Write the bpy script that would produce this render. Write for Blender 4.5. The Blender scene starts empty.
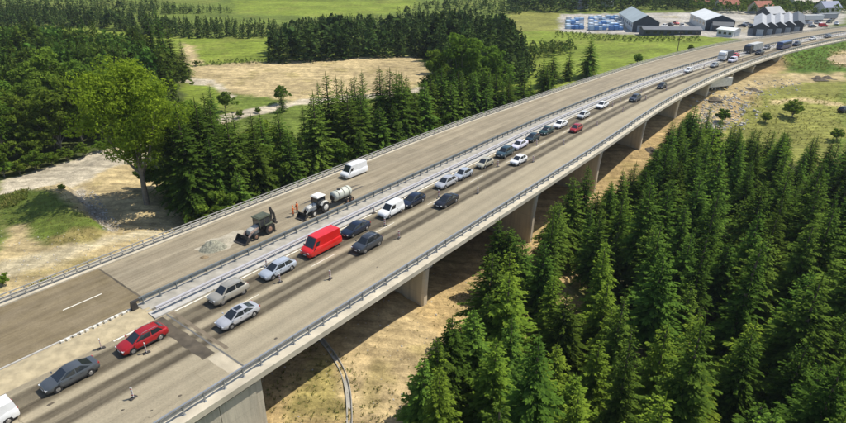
import bpy, math, random
import numpy as np
from mathutils import Vector, Matrix
PI = math.pi
sc = bpy.context.scene
C = sc.collection
rnd = random.Random(11)

# ------------------------------------------------------------------ camera
CAM_H = 36.0
FPX, CX, CY, VH = 564.0, 423.0, 211.5, -50.0          # 24 mm lens on an 846 x 423 frame
TH = math.atan((CY - VH) / FPX)
cam_d = bpy.data.cameras.new('camera')
cam_d.sensor_width = 36.0
cam_d.lens = 24.0
cam_d.clip_start = 0.5
cam_d.clip_end = 6000
cam = bpy.data.objects.new('camera', cam_d)
C.objects.link(cam)
cam.location = (0, 0, CAM_H)
cam.rotation_euler = (PI / 2 - TH, 0, 0)
sc.camera = cam

# ------------------------------------------------------------------ sky, sun, exposure
SUN_DIR = Vector((-0.61, -0.26, -1.0)).normalized()      # direction the light travels
w = bpy.data.worlds.new('World')
sc.world = w
w.use_nodes = True
nt = w.node_tree
bg = nt.nodes['Background']
sky = nt.nodes.new('ShaderNodeTexSky')
sky.sky_type = 'NISHITA'
sky.sun_disc = False
sky.sun_elevation = math.asin(-SUN_DIR.z)
sky.sun_rotation = math.atan2(-SUN_DIR.x, -SUN_DIR.y)
sky.air_density = 1.0
sky.dust_density = 1.0
nt.links.new(sky.outputs[0], bg.inputs[0])
bg.inputs[1].default_value = 0.135
sun_d = bpy.data.lights.new('sun', 'SUN')
sun_d.energy = 4.6
sun_d.angle = math.radians(0.53)
sun_d.color = (1.0, 0.95, 0.84)
sun = bpy.data.objects.new('sun', sun_d)
C.objects.link(sun)
sun.rotation_euler = SUN_DIR.to_track_quat('-Z', 'Y').to_euler()
sun.location = (60, 20, 120)
sc.view_settings.view_transform = 'Standard'
sc.view_settings.look = 'None'
sc.view_settings.exposure = 0.18
sc.view_settings.gamma = 1.0
sc.view_settings.use_curve_mapping = False
sc.cycles.max_bounces = 5
sc.cycles.diffuse_bounces = 3
sc.cycles.glossy_bounces = 2
sc.cycles.transmission_bounces = 2
sc.cycles.transparent_max_bounces = 4
sc.cycles.use_denoising = True
sc.cycles.caustics_reflective = False
sc.cycles.caustics_refractive = False

HAZE = 0.00010
sc.cycles.volume_bounces = 0
# ------------------------------------------------------------------ helpers: materials
def lin(r, g, b):
    f = lambda c: (c / 255 / 12.92) if c / 255 <= 0.04045 else ((c / 255 + 0.055) / 1.055) ** 2.4
    return (f(r), f(g), f(b))

MATS = {}
def mat(name, col, rough=0.6, metal=0.0, var=0.15, scale=2.0, coat=0.0, bump=0.0, bscale=8.0, detail=5):
    """Principled with a noise-driven variation of the base colour (dust, wear)."""
    if name in MATS:
        return MATS[name]
    m = bpy.data.materials.new(name)
    m.use_nodes = True
    n = m.node_tree
    p = n.nodes['Principled BSDF']
    p.inputs['Roughness'].default_value = rough
    p.inputs['Metallic'].default_value = metal
    p.inputs['Coat Weight'].default_value = coat
    p.inputs['Coat Roughness'].default_value = 0.08
    tc = n.nodes.new('ShaderNodeTexCoord')
    nz = n.nodes.new('ShaderNodeTexNoise')
    nz.inputs['Scale'].default_value = scale
    nz.inputs['Detail'].default_value = detail
    n.links.new(tc.outputs['Object'], nz.inputs['Vector'])
    mx = n.nodes.new('ShaderNodeMix')
    mx.data_type = 'RGBA'
    mr = n.nodes.new('ShaderNodeMapRange')
    mr.inputs[1].default_value = 0.3
    mr.inputs[2].default_value = 0.7
    n.links.new(nz.outputs[0], mr.inputs[0])
    n.links.new(mr.outputs[0], mx.inputs[0])
    mx.inputs[6].default_value = (*[c * (1 - var) for c in col], 1)
    mx.inputs[7].default_value = (*[min(1, c * (1 + var)) for c in col], 1)
    n.links.new(mx.outputs[2], p.inputs['Base Color'])
    if bump:
        nb = n.nodes.new('ShaderNodeTexNoise')
        nb.inputs['Scale'].default_value = bscale
        nb.inputs['Detail'].default_value = 6
        n.links.new(tc.outputs['Object'], nb.inputs['Vector'])
        b = n.nodes.new('ShaderNodeBump')
        b.inputs['Strength'].default_value = bump
        b.inputs['Distance'].default_value = 0.1
        n.links.new(nb.outputs[0], b.inputs['Height'])
        n.links.new(b.outputs[0], p.inputs['Normal'])
    MATS[name] = m
    return m

class NT:
    """tiny node-graph writer"""
    def __init__(s, m):
        s.n = m.node_tree.nodes; s.l = m.node_tree.links
    def new(s, t, **k):
        o = s.n.new(t)
        for a, b in k.items(): setattr(o, a, b)
        return o
    def put(s, inp, v):
        if hasattr(v, 'is_output'): s.l.new(v, inp)
        else: inp.default_value = v
    def math(s, op, a, b=0.0, c=0.0, clamp=False):
        o = s.new('ShaderNodeMath', operation=op); o.use_clamp = clamp
        s.put(o.inputs[0], a); s.put(o.inputs[1], b)
        if op in ('MULTIPLY_ADD', 'SMOOTH_MIN', 'WRAP'): s.put(o.inputs[2], c)
        return o.outputs[0]
    def mix(s, fac, a, b, blend='MIX'):
        o = s.new('ShaderNodeMix', data_type='RGBA', blend_type=blend)
        s.put(o.inputs[0], fac)
        s.put(o.inputs[6], a if hasattr(a, 'is_output') else (*a, 1))
        s.put(o.inputs[7], b if hasattr(b, 'is_output') else (*b, 1))
        return o.outputs[2]
    def noise(s, vec, scale, detail=4, rough=0.55):
        o = s.new('ShaderNodeTexNoise')
        o.inputs['Scale'].default_value = scale; o.inputs['Detail'].default_value = detail
        o.inputs['Roughness'].default_value = rough
        s.l.new(vec, o.inputs['Vector'])
        return o.outputs[0]
    def rng(s, v, a, b, c=0.0, d=1.0, smooth=True):
        o = s.new('ShaderNodeMapRange', interpolation_type='SMOOTHSTEP' if smooth else 'LINEAR')
        s.put(o.inputs[0], v)
        for i, q in enumerate((a, b, c, d)): o.inputs[i + 1].default_value = q
        return o.outputs[0]

# ------------------------------------------------------------------ helpers: meshes and objects
def tag(o, label=None, cat=None, group=None, kind=None):
    if label: o['label'] = label
    if cat: o['category'] = cat
    if group: o['group'] = group
    if kind: o['kind'] = kind
    return o

def empty(name, loc=(0, 0, 0), rz=0.0):
    o = bpy.data.objects.new(name, None)
    o.empty_display_size = 0.3
    C.objects.link(o)
    o.location = loc
    o.rotation_euler = (0, 0, rz)
    return o

class MB:
    def __init__(s):
        s.v = []; s.f = []; s.uv = []
    def add(s, vs, fs):
        b = len(s.v)
        s.v += [tuple(v) for v in vs]
        s.f += [tuple(i + b for i in f) for f in fs]
        return s
    def box(s, c, d, rz=0.0, ry=0.0, rx=0.0, taper=1.0):
        M = Matrix.Rotation(rz, 3, 'Z') @ Matrix.Rotation(ry, 3, 'Y') @ Matrix.Rotation(rx, 3, 'X')
        vs = []
        for z in (-.5, .5):
            k = taper if z > 0 else 1
            for x, y in ((-.5, -.5), (.5, -.5), (.5, .5), (-.5, .5)):
                vs.append(Vector(c) + M @ Vector((x * d[0] * k, y * d[1] * k, z * d[2])))
        return s.add(vs, [(3, 2, 1, 0), (4, 5, 6, 7), (0, 1, 5, 4), (1, 2, 6, 5), (2, 3, 7, 6), (3, 0, 4, 7)])
    def cyl(s, a, b, r0, r1=None, n=12, caps=True):
        r1 = r0 if r1 is None else r1
        a = Vector(a); b = Vector(b); d = (b - a).normalized()
        u = d.orthogonal().normalized(); w_ = d.cross(u)
        vs = []
        for p, r in ((a, r0), (b, r1)):
            for i in range(n):
                t = 2 * PI * i / n
                vs.append(p + (u * math.cos(t) + w_ * math.sin(t)) * r)
        fs = [(i, (i + 1) % n, n + (i + 1) % n, n + i) for i in range(n)]
        if caps: fs += [tuple(range(n - 1, -1, -1)), tuple(range(n, 2 * n))]
        return s.add(vs, fs)
    def tube(s, pts, rad, n=7):
        for i in range(len(pts) - 1):
            s.cyl(pts[i], pts[i + 1], rad[i], rad[i + 1], n, caps=(i in (0, len(pts) - 2)))
        return s
    def loft(s, rings, caps=True):
        n = len(rings[0]); vs = [p for r in rings for p in r]; fs = []
        for i in range(len(rings) - 1):
            for j in range(n):
                k = (j + 1) % n
                fs.append((i * n + j, i * n + k, (i + 1) * n + k, (i + 1) * n + j))
        if caps:
            fs.append(tuple(range(n - 1, -1, -1)))
            fs.append(tuple((len(rings) - 1) * n + i for i in range(n)))
        return s.add(vs, fs)
    def prism(s, poly, y0, y1):
        """polygon in xz extruded along y"""
        n = len(poly)
        vs = [(x, y0, z) for x, z in poly] + [(x, y1, z) for x, z in poly]
        fs = [tuple(range(n)), tuple(range(2 * n - 1, n - 1, -1))] + [(i, n + i, n + (i + 1) % n, (i + 1) % n) for i in range(n)]
        return s.add(vs, fs)
    def mesh(s, name, m, smooth=None):
        me = bpy.data.meshes.new(name)
        me.from_pydata(s.v, [], s.f)
        if m: me.materials.append(m)
        if smooth is not None:
            me.polygons.foreach_set('use_smooth', [True] * len(me.polygons))
            me.set_sharp_from_angle(angle=math.radians(smooth))
        me.update()
        return me
    def build(s, name, m, parent=None, smooth=None):
        return link(name, s.mesh(name, m, smooth), parent)

def link(name, me, parent=None):
    o = bpy.data.objects.new(name, me)
    C.objects.link(o)
    if parent: o.parent = parent
    return o

def np_mesh(name, V, F, m, attrs=None, smooth=False):
    """V (n,3), F (m,k) numpy arrays; attrs {name: per-vertex float or colour}"""
    me = bpy.data.meshes.new(name)
    k = F.shape[1]
    me.vertices.add(len(V)); me.vertices.foreach_set('co', np.asarray(V, dtype=np.float32).ravel())
    me.loops.add(F.size); me.loops.foreach_set('vertex_index', F.astype(np.int32).ravel())
    me.polygons.add(len(F))
    me.polygons.foreach_set('loop_start', np.arange(len(F), dtype=np.int32) * k)
    me.update(calc_edges=True)
    for a, d in (attrs or {}).items():
        d = np.asarray(d, dtype=np.float32)
        if d.ndim == 1:
            me.attributes.new(a, 'FLOAT', 'POINT').data.foreach_set('value', d)
        else:
            me.attributes.new(a, 'FLOAT_COLOR', 'POINT').data.foreach_set('color', np.c_[d, np.ones(len(d), dtype=np.float32)].astype(np.float32).ravel())
    if m: me.materials.append(m)
    if smooth: me.polygons.foreach_set('use_smooth', [True] * len(me.polygons))
    return me

def streaked(name, col, var=.18):
    m = mat(name, col, .88, var=.10, scale=.4, bump=.15, bscale=5)
    N = NT(m); p = N.n['Principled BSDF']; old = p.inputs['Base Color'].links[0].from_socket
    tc = N.new('ShaderNodeTexCoord'); mp = N.new('ShaderNodeMapping'); mp.inputs['Scale'].default_value = (1.3, 1.3, .07); N.l.new(tc.outputs['Object'], mp.inputs[0])
    k = N.rng(N.noise(mp.outputs[0], 1.4, 6, .65), .42, .72, 0, var * 2.2)
    c = N.mix(k, old, tuple(c * .42 for c in col))
    # formwork lifts: thin darker joints every 2.4 m of height
    sx = N.new('ShaderNodeSeparateXYZ'); N.l.new(tc.outputs['Object'], sx.inputs[0])
    fr = N.math('ABSOLUTE', N.math('SUBTRACT', N.math('FRACT', N.math('DIVIDE', sx.outputs[2], 2.4)), .5))
    c = N.mix(N.rng(fr, .0, .022, .35, 0), c, tuple(q * .45 for q in col))
    N.l.new(c, p.inputs['Base Color'])
    return m
# value noise for the terrain
_ng = np.random.RandomState(4).rand(256, 256)
def vnoise(x, y):
    x = np.asarray(x, dtype=float); y = np.asarray(y, dtype=float)
    xi = np.floor(x).astype(int); yi = np.floor(y).astype(int)
    fx = x - xi; fy = y - yi
    fx = fx * fx * (3 - 2 * fx); fy = fy * fy * (3 - 2 * fy)
    g = lambda a, b: _ng[a & 255, b & 255]
    return (g(xi, yi) * (1 - fx) + g(xi + 1, yi) * fx) * (1 - fy) + (g(xi, yi + 1) * (1 - fx) + g(xi + 1, yi + 1) * fx) * fy - 0.5
def fbm(x, y, o=4):
    r = 0; a = 1.0
    for i in range(o):
        r = r + a * vnoise(x * 2 ** i + 17.3 * i, y * 2 ** i + 5.1 * i); a *= 0.5
    return r

# ------------------------------------------------------------------ the road's line: arc length s, offset o to the left of the right-hand railing
DS = 0.5
RS = np.arange(-80, 800, DS)
RH = 0.6612 + np.cumsum(np.where((RS > 133.3) & (RS < 420), 0.001624, 0) * np.clip((RS - 133.3) / 40, 0, 1)) * DS
RX = np.cumsum(np.sin(RH)) * DS; RY = np.cumsum(np.cos(RH)) * DS
_i0 = int(80 / DS)
RX += -49.305 - RX[_i0]; RY -= RY[_i0]
def head(s): return float(np.interp(s, RS, RH))
def rp(s, o, z=0.0):
    h = np.interp(s, RS, RH)
    return Vector((float(np.interp(s, RS, RX) - o * math.cos(h)), float(np.interp(s, RS, RY) + o * math.sin(h)), z))
def to_so(x, y):
    """vectorised nearest-point road coordinates"""
    x = np.atleast_1d(np.asarray(x, dtype=float)); y = np.atleast_1d(np.asarray(y, dtype=float))
    SX, SY, SH, SS = RX[::8], RY[::8], RH[::8], RS[::8]
    so = np.empty(len(x)); oo = np.empty(len(x))
    for a in range(0, len(x), 20000):
        xa, ya = x[a:a + 20000], y[a:a + 20000]
        i = np.argmin((xa[:, None] - SX) ** 2 + (ya[:, None] - SY) ** 2, axis=1)
        dx, dy = xa - SX[i], ya - SY[i]
        so[a:a + 20000] = SS[i] + dx * np.sin(SH[i]) + dy * np.cos(SH[i])
        oo[a:a + 20000] = -(dx * np.cos(SH[i]) - dy * np.sin(SH[i]))
    return so, oo
def smooth_tab(tab):
    xs = np.array([t[0] for t in tab], float); ys = np.array([t[1] for t in tab], float)
    S = np.arange(-80, 800, 2.0); v = np.interp(S, xs, ys)
    k = np.hanning(25); k /= k.sum()
    v = np.convolve(np.pad(v, 12, mode='edge'), k, mode='valid')
    return lambda s: float(np.interp(s, S, v))
Rb = smooth_tab([(0, -0.4), (145, -0.4), (170, 0.6), (219, 2.0), (290, 4.2), (420, 4.4)])
Mb = smooth_tab([(0, 18.5), (140, 18.4), (165, 17.2), (210, 16.2), (245, 15.4), (420, 15.2)])
Lb = smooth_tab([(0, 30.5), (130, 30.8), (165, 28.6), (200, 27.8), (240, 28.4), (300, 28.4), (345, 25.4), (420, 25.2)])
S_A, S_B = 53.4, 287.0                  # the viaduct's two ends

# ------------------------------------------------------------------ terrain
def px(u, v, z):
    """the point at height z that the photograph shows at pixel (u, v)"""
    x = (u - CX) / FPX; y = (v - CY) / FPX
    fw = math.cos(TH) - y * math.sin(TH); dn = math.sin(TH) + y * math.cos(TH)
    t = (CAM_H - z) / dn
    return (x * t, fw * t, z)
_ctl = []
def so_c(s, o, z): p = rp(s, o); _ctl.append((p.x, p.y, z))
for s, zr, zm, zl in ((20, -7, -3, -1.2), (45, -8, -3, -1.2), (60, -6.6, -5.4, -2.6), (72, -6.8, -6.4, -5.0), (85, -8.0, -8, -7.6), (112, -11.3, -11, -9.8),
                      (141, -11.8, -11, -9.0), (171, -9.8, -8.5, -6.5), (200, -7.0, -6, -3.8), (225, -5.2, -4.6, -2.4), (264, -4.2, -3.6, -1.4), (300, -3.2, -2, -0.8), (380, -2, -1, -0.4)):
    so_c(s, 0, zr); so_c(s, 15, zm); so_c(s, 34, zl)
for u, v, z in ((0, 225, -1.6), (0, 188, -2.0), (110, 160, -2.4), (60, 215, -1.8), (145, 203, -2.6), (0, 120, -2.2), (0, 60, -1.5), (120, 90, -3), (230, 122, -4.6),
                (215, 85, -4), (300, 102, -5.0), (300, 78, -3.5), (410, 72, -3.5), (230, 50, -1.0), (430, 95, -6), (520, 70, -4.5), (600, 55, -4.2), (560, 40, -3.5), (640, 32, -2.4), (720, 28, -1.8), (820, 22, -0.8),
                (800, 110, -8.5), (846, 135, -10), (720, 112, -8.5), (760, 90, -6.5), (840, 78, -5.5), (846, 60, -3.5), (700, 150, -11), (846, 190, -12), (700, 260, -12.5), (846, 300, -13),
                (560, 300, -12), (480, 330, -10.5), (400, 400, -8.6), (330, 400, -7.6), (600, 410, -12.5), (430, 270, -10)):
    _ctl.append(px(u, v, z))
for x, y, z in ((-300, 40, 0), (-160, 60, -1), (-350, 300, 2), (-180, 380, 4), (-60, 420, 3), (100, 430, 1), (250, 420, 1), (420, 380, 1), (420, 150, -8), (250, 60, -14), (120, 0, -15), (20, -20, -12), (-100, 0, -4),
                (-300, 620, 22), (-100, 620, 18), (100, 640, 9), (350, 620, 7), (600, 500, 8), (-300, 900, 45), (0, 950, 32), (400, 950, 22), (800, 800, 20), (500, -100, -14), (-500, -100, 4)):
    _ctl.append((x, y, z))
_ctl = np.array(_ctl)
def _phi(r2): return 0.5 * r2 * np.log(r2 + 1e-9)
_n = len(_ctl); _sc = 100.0
_P = _ctl[:, :2] / _sc
_K = _phi(((_P[:, None] - _P[None]) ** 2).sum(-1)) + 0.004 * np.eye(_n)
_Q = np.c_[np.ones(_n), _P]
_A = np.block([[_K, _Q], [_Q.T, np.zeros((3, 3))]])
_W = np.linalg.solve(_A, np.r_[_ctl[:, 2], 0, 0, 0])
BK0 = px(68, 186, -2.2)[:2]; BK1 = px(112, 231, -1.6)[:2]
BKL = math.hypot(BK1[0] - BK0[0], BK1[1] - BK0[1]); BKD = ((BK1[0] - BK0[0]) / BKL, (BK1[1] - BK0[1]) / BKL)
BKD = (BKD[0], BKD[1])
def smoothstep(a, b, x):
    t = np.clip((x - a) / (b - a), 0, 1); return t * t * (3 - 2 * t)
def height(x, y):
    x = np.atleast_1d(np.asarray(x, float)); y = np.atleast_1d(np.asarray(y, float))
    out = np.empty(len(x))
    for a in range(0, len(x), 20000):
        P = np.c_[x[a:a + 20000], y[a:a + 20000]] / _sc
        out[a:a + 20000] = _phi(((P[:, None] - _P[None]) ** 2).sum(-1)) @ _W[:_n] + _W[_n] + P @ _W[_n + 1:]
    out = np.clip(out, -18, 80)
    near = np.clip(1.5 - y / 400, 0.3, 1)
    out = out + (0.5 * fbm(x / 9, y / 9) + 0.16 * fbm(x / 1.9 + 9, y / 1.9, 3)) * near
    # the cut bank between the grass island and the big tree
    t = ((x - BK0[0]) * BKD[0] + (y - BK0[1]) * BKD[1]) / BKL + .04 * fbm(x / 1.5, y / 1.5, 3)
    dd = (x - BK0[0]) * BKD[1] - (y - BK0[1]) * BKD[0] + .9 * fbm(x / 2.0 + 3, y / 2.0, 3)
    sg = smoothstep(-.1, .12, t) * smoothstep(1.12, .9, t)
    st = smoothstep(-.2, .35, dd) * .5 + smoothstep(.9, 1.4, dd) * .5
    out = out + sg * (1.5 * st * smoothstep(9, 3.5, dd) - .7 * smoothstep(-8, -1.5, dd) * (1 - st))
    # road embankments beyond the two abutments
    s, o = to_so(x, y)
    rut = smoothstep(55, 60, s) * smoothstep(125, 105, s) * smoothstep(-18, -14, o) * smoothstep(14, 8, o)
    out = out + rut * .32 * fbm((s + .5 * o) / 14, (o - .25 * s) / .85, 3)
    rl, ll = 3.0, 29.0
    for far in (0, 1):
        on = smoothstep(S_B - 6, S_B + 3, s) if far else smoothstep(S_A + 1.0, S_A - 0.4, s)
        rb, lb = (4.2, 25.5) if far else (-0.6, 30.5)
        inside = np.clip(np.minimum(o - rb + 1.0, lb + 1.2 - o), -60, 0.0)       # 0 on the road, negative outside
        emb = -0.30 + inside * 0.55
        if far:
            out = out * (1 - on) + np.maximum(out, emb) * on
            out = np.where((inside >= -0.01) & (s > S_B), -0.30, out)
        else:
            # on the right a retaining wall carries the road: no embankment there
            left = np.where(o > 15, np.maximum(out, emb), out)
            core = np.where((o > 0.2) & (o < 31.5), -0.30, left)
            out = out * (1 - on) + core * on
    # under the deck the ground stays clear of the girders
    under = (s > S_A + 1.5) & (s < S_B - 1) & (o > -1.5) & (o < 31)
    out = np.where(under, np.minimum(out, -2.9), out)
    return out
def hz(x, y): return float(height([x], [y])[0])
def ground(u, v):
    """where the ray through pixel (u, v) meets the terrain"""
    x = (u - CX) / FPX; y = (v - CY) / FPX
    fw = math.cos(TH) - y * math.sin(TH); dn = math.sin(TH) + y * math.cos(TH)
    t = np.concatenate([np.arange(30, 300, 1.5), np.arange(300, 1400, 6)])
    d = CAM_H - dn * t - height(x * t, fw * t)
    i = int(np.argmax(d < 0))
    if i == 0: i = len(t) - 1
    a = t[i - 1] + (t[i] - t[i - 1]) * d[i - 1] / max(1e-6, d[i - 1] - d[i])
    return Vector((x * a, fw * a, hz(x * a, fw * a)))

exec_cover = []      # (polygon in world xy, colour, softness, warp)
def inpoly(x, y, poly):
    r = np.zeros(len(x), bool); n = len(poly)
    for i in range(n):
        x0, y0 = poly[i]; x1, y1 = poly[(i + 1) % n]
        if y0 == y1: continue
        r ^= ((y0 > y) != (y1 > y)) & (x < (x1 - x0) * (y - y0) / (y1 - y0) + x0)
    return r
def gpoly(pts): return [tuple(ground(u, v)[:2]) for u, v in pts]

# ------------------------------------------------------------------ land cover (base colours only)
GRASS = (.125, .165, .028); FIELD = (.185, .235, .030); MEADOW = (.215, .215, .050); DRY = (.29, .235, .085)
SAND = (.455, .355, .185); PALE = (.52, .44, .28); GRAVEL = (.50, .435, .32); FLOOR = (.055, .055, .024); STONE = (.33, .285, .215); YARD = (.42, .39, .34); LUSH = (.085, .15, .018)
def so_poly(pts): return [tuple(rp(s, o)[:2]) for s, o in pts]
COVER = [
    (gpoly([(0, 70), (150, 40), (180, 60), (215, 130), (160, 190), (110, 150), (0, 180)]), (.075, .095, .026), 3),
    (gpoly([(0, 26), (100, 27), (178, 38), (272, 37), (277, 60), (200, 64), (150, 60), (0, 40)]), FIELD, 4),
    (gpoly([(232, 0), (420, 0), (405, 12), (330, 17), (235, 13)]), FIELD, 6),
    (gpoly([(185, 66), (275, 62), (420, 56), (432, 80), (395, 94), (300, 100), (247, 97), (222, 86), (188, 78)]), SAND, 3),
    (gpoly([(182, 42), (194, 46), (203, 64), (185, 67)]), SAND, 2),
    (gpoly([(180, 82), (210, 84), (232, 96), (225, 108), (185, 112)]), FIELD, 2),
    (gpoly([(170, 140), (215, 118), (245, 109), (300, 99), (430, 86), (432, 91), (303, 105), (248, 116), (215, 128), (170, 152)]), GRAVEL, 1),
    (gpoly([(180, 76), (214, 80), (236, 96), (232, 100), (210, 86), (180, 82)]), GRAVEL, 1),
    (gpoly([(480, 75), (500, 40), (520, 26), (560, 30), (640, 35), (700, 36), (745, 41), (640, 66), (560, 92), (480, 110)]), FIELD, 3),
    (gpoly([(505, 12), (562, 12), (566, 31), (510, 31)]), MEADOW, 4),
    (gpoly([(560, 14), (846, 9), (846, 21), (800, 37), (745, 40), (700, 36), (640, 35), (560, 31)]), YARD, 3),
    (gpoly([(730, 82), (846, 76), (846, 200), (700, 170), (690, 140)]), MEADOW, 5),
    (gpoly([(776, 50), (846, 34), (846, 72), (800, 72), (772, 70)]), LUSH, 2),
    (gpoly([(832, 52), (850, 50), (850, 68), (836, 66)]), SAND, 2),
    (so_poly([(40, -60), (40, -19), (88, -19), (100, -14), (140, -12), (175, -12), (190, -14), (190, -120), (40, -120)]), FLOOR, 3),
    (so_poly([(50, -17), (92, -17), (104, -12), (140, -11), (175, -11), (195, -10), (232, -8), (280, -2), (290, 4), (290, 30), (53, 33)]), (.41, .295, .14), 3),
    (gpoly([(735, 78), (846, 72), (846, 80), (768, 86), (738, 98), (722, 112), (712, 140), (680, 160), (690, 120), (712, 96)]), SAND, 2),
    (gpoly([(770, 100), (800, 97), (846, 104), (846, 107), (800, 101), (770, 104)]), SAND, 1),
    (so_poly([(200, 33), (300, 29), (340, 26), (340, 29), (300, 32), (200, 37)]), DRY, 1.5),
    (gpoly([(0, 310), (60, 284), (252, 212), (228, 200), (196, 206), (166, 204), (150, 160), (118, 150), (0, 184)]), SAND, 2),
    (gpoly([(0, 180), (110, 149), (150, 140), (152, 160), (110, 168), (60, 184), (0, 196)]), GRAVEL, 1),
    (gpoly([(0, 197), (30, 190), (63, 192), (80, 210), (107, 229), (89, 243), (50, 245), (30, 233), (20, 224), (0, 228)]), GRASS, 1.6),
    (gpoly([(48, 236), (90, 226), (108, 230), (90, 243), (55, 245)]), DRY, 1),
    (gpoly([(0, 196), (28, 190), (26, 199), (0, 208)]), LUSH, 1),
    (gpoly([(70, 188), (80, 187), (116, 228), (106, 232), (86, 210)]), STONE, .8),
    (gpoly([(0, 262), (60, 250), (120, 236), (160, 228), (160, 234), (60, 262), (0, 280)]), PALE, 1.5),
    (gpoly([(330, 400), (350, 330), (400, 300), (430, 330), (440, 423), (350, 423)]), (.46, .35, .185), 2),
    (gpoly([(285, 405), (320, 350), (330, 350), (345, 423), (285, 423)]), DRY, 1.5),
]
def axis(a, b, c, d, step, g):
    """fine between b and c, growing outwards to a and d"""
    m = list(np.arange(b, c, step)); st = step; x = m[-1]
    while x < d: st = min(st * g, 12); x += st; m.append(x)
    st = step; x = b; l = []
    while x > a: st = min(st * g, 12); x -= st; l.append(x)
    return np.array(l[::-1] + m)
gx = axis(-700, -72, 62, 900, 0.65, 1.022)
gy = axis(-200, 26, 118, 1300, 0.65, 1.016)
GX, GY = np.meshgrid(gx, gy)
tx, ty = GX.ravel(), GY.ravel()
tz = height(tx, ty)
col = np.tile(np.array(GRASS), (len(tx), 1))
for poly, c, soft in COVER:
    P = np.array(poly); lo = P.min(0) - 12; hi = P.max(0) + 12
    k = np.where((tx > lo[0]) & (tx < hi[0]) & (ty > lo[1]) & (ty < hi[1]))[0]
    if not len(k): continue
    x, y = tx[k], ty[k]
    wx = x + soft * 1.3 * fbm(x / 4.0, y / 4.0, 4); wy = y + soft * 1.3 * fbm(x / 4.0 + 40, y / 4.0 + 7, 4)
    a = np.zeros(len(k))
    for dx, dy in ((0, 0), (.4, .1), (-.4, .2), (.1, -.45), (-.1, .45)):
        a += inpoly(wx + dx * soft, wy + dy * soft, poly) / 5.0
    col[k] = col[k] * (1 - a[:, None]) + np.array(c) * a[:, None]
# dry grass and weeds through the sand, bare earth through the grass: patches with shapes of their own
pt = smoothstep(0.12, 0.42, fbm(tx / 11, ty / 11, 5))
pt2 = smoothstep(0.2, 0.5, fbm(tx / 5 + 60, ty / 5 + 20, 5))
sandy = (col[:, 0] > 0.3)
col = np.where(sandy[:, None], col * (1 - 0.55 * pt2[:, None]) + np.array(DRY) * 0.55 * pt2[:, None], col * (1 - 0.35 * pt[:, None]) + np.array(MEADOW) * 0.35 * pt[:, None])
nx, ny = len(gx), len(gy)
idx = np.arange(nx * ny).reshape(ny, nx)
TF = np.stack([idx[:-1, :-1], idx[:-1, 1:], idx[1:, 1:], idx[1:, :-1]], -1).reshape(-1, 4)
gm = bpy.data.materials.new('earth_and_grass'); gm.use_nodes = True
N = NT(gm); pb = N.n['Principled BSDF']; pb.inputs['Roughness'].default_value = 0.95; pb.inputs['Specular IOR Level'].default_value = 0.15
tc = N.new('ShaderNodeTexCoord'); ob = tc.outputs['Object']
cv = N.new('ShaderNodeAttribute', attribute_name='cover').outputs['Color']
n1 = N.noise(ob, 0.055, 5); n2 = N.noise(ob, 0.6, 6, 0.65); n3 = N.noise(ob, 3.2, 4, 0.7)
mpg = N.new('ShaderNodeMapping'); mpg.inputs['Rotation'].default_value = (0, 0, .95); mpg.inputs['Scale'].default_value = (.09, 1.1, 1); N.l.new(ob, mpg.inputs[0])
n4 = N.noise(mpg.outputs[0], .9, 5, .65)
f1 = N.rng(n1, .3, .7, .78, 1.2); f2 = N.rng(n2, .3, .72, .70, 1.28); f3 = N.rng(n3, .25, .75, .78, 1.2)
ff = N.math('MULTIPLY', N.math('MULTIPLY', f1, f2), N.math('MULTIPLY', f3, N.rng(n4, .32, .68, .74, 1.18)))
vm = N.new('ShaderNodeVectorMath', operation='SCALE'); N.l.new(cv, vm.inputs[0]); N.l.new(ff, vm.inputs['Scale'])
N.l.new(vm.outputs[0], pb.inputs['Base Color'])
bp = N.new('ShaderNodeBump'); bp.inputs['Strength'].default_value = 0.7; bp.inputs['Distance'].default_value = 0.35
N.l.new(N.math('ADD', N.math('ADD', n2, N.math('MULTIPLY', n4, 0.8)), N.math('MULTIPLY', n3, 0.4)), bp.inputs['Height']); N.l.new(bp.outputs[0], pb.inputs['Normal'])
tag(link('ground', np_mesh('ground', np.c_[tx, ty, tz], TF, gm, {'cover': col}, smooth=True)), kind='structure')

# ------------------------------------------------------------------ the road
CONC = mat('concrete', (.50, .445, .34), .85, var=.20, scale=.45, bump=.15, bscale=5)
PIERC = streaked('pier_concrete', (.64, .555, .41))
CONC_D = mat('deck_soffit_concrete', (.40, .37, .31), .85, var=.15, scale=.4)
CONC_L = mat('pale_concrete', (.43, .41, .37), .85, var=.22, scale=.9)
CONC_M = mat('dusty_kerb_concrete', (.35, .325, .275), .85, var=.25, scale=.9)
GALV = mat('galvanised_steel', (.36, .375, .385), .45, .55, var=.15, scale=1.5)
GALV_L = mat('pale_galvanised_steel', (.50, .485, .50), .55, .2, var=.1, scale=1.5)
GALV_M = mat('dusty_steel', (.36, .345, .31), .6, .25, var=.2, scale=1.2)
GALV_G = mat('weathered_steel_rail', (.22, .25, .26), .5, .5, var=.2, scale=1.5)
def frange(a, b, st):
    n = max(1, int(math.ceil((b - a) / st))); return [a + (b - a) * i / n for i in range(n + 1)]
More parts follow.
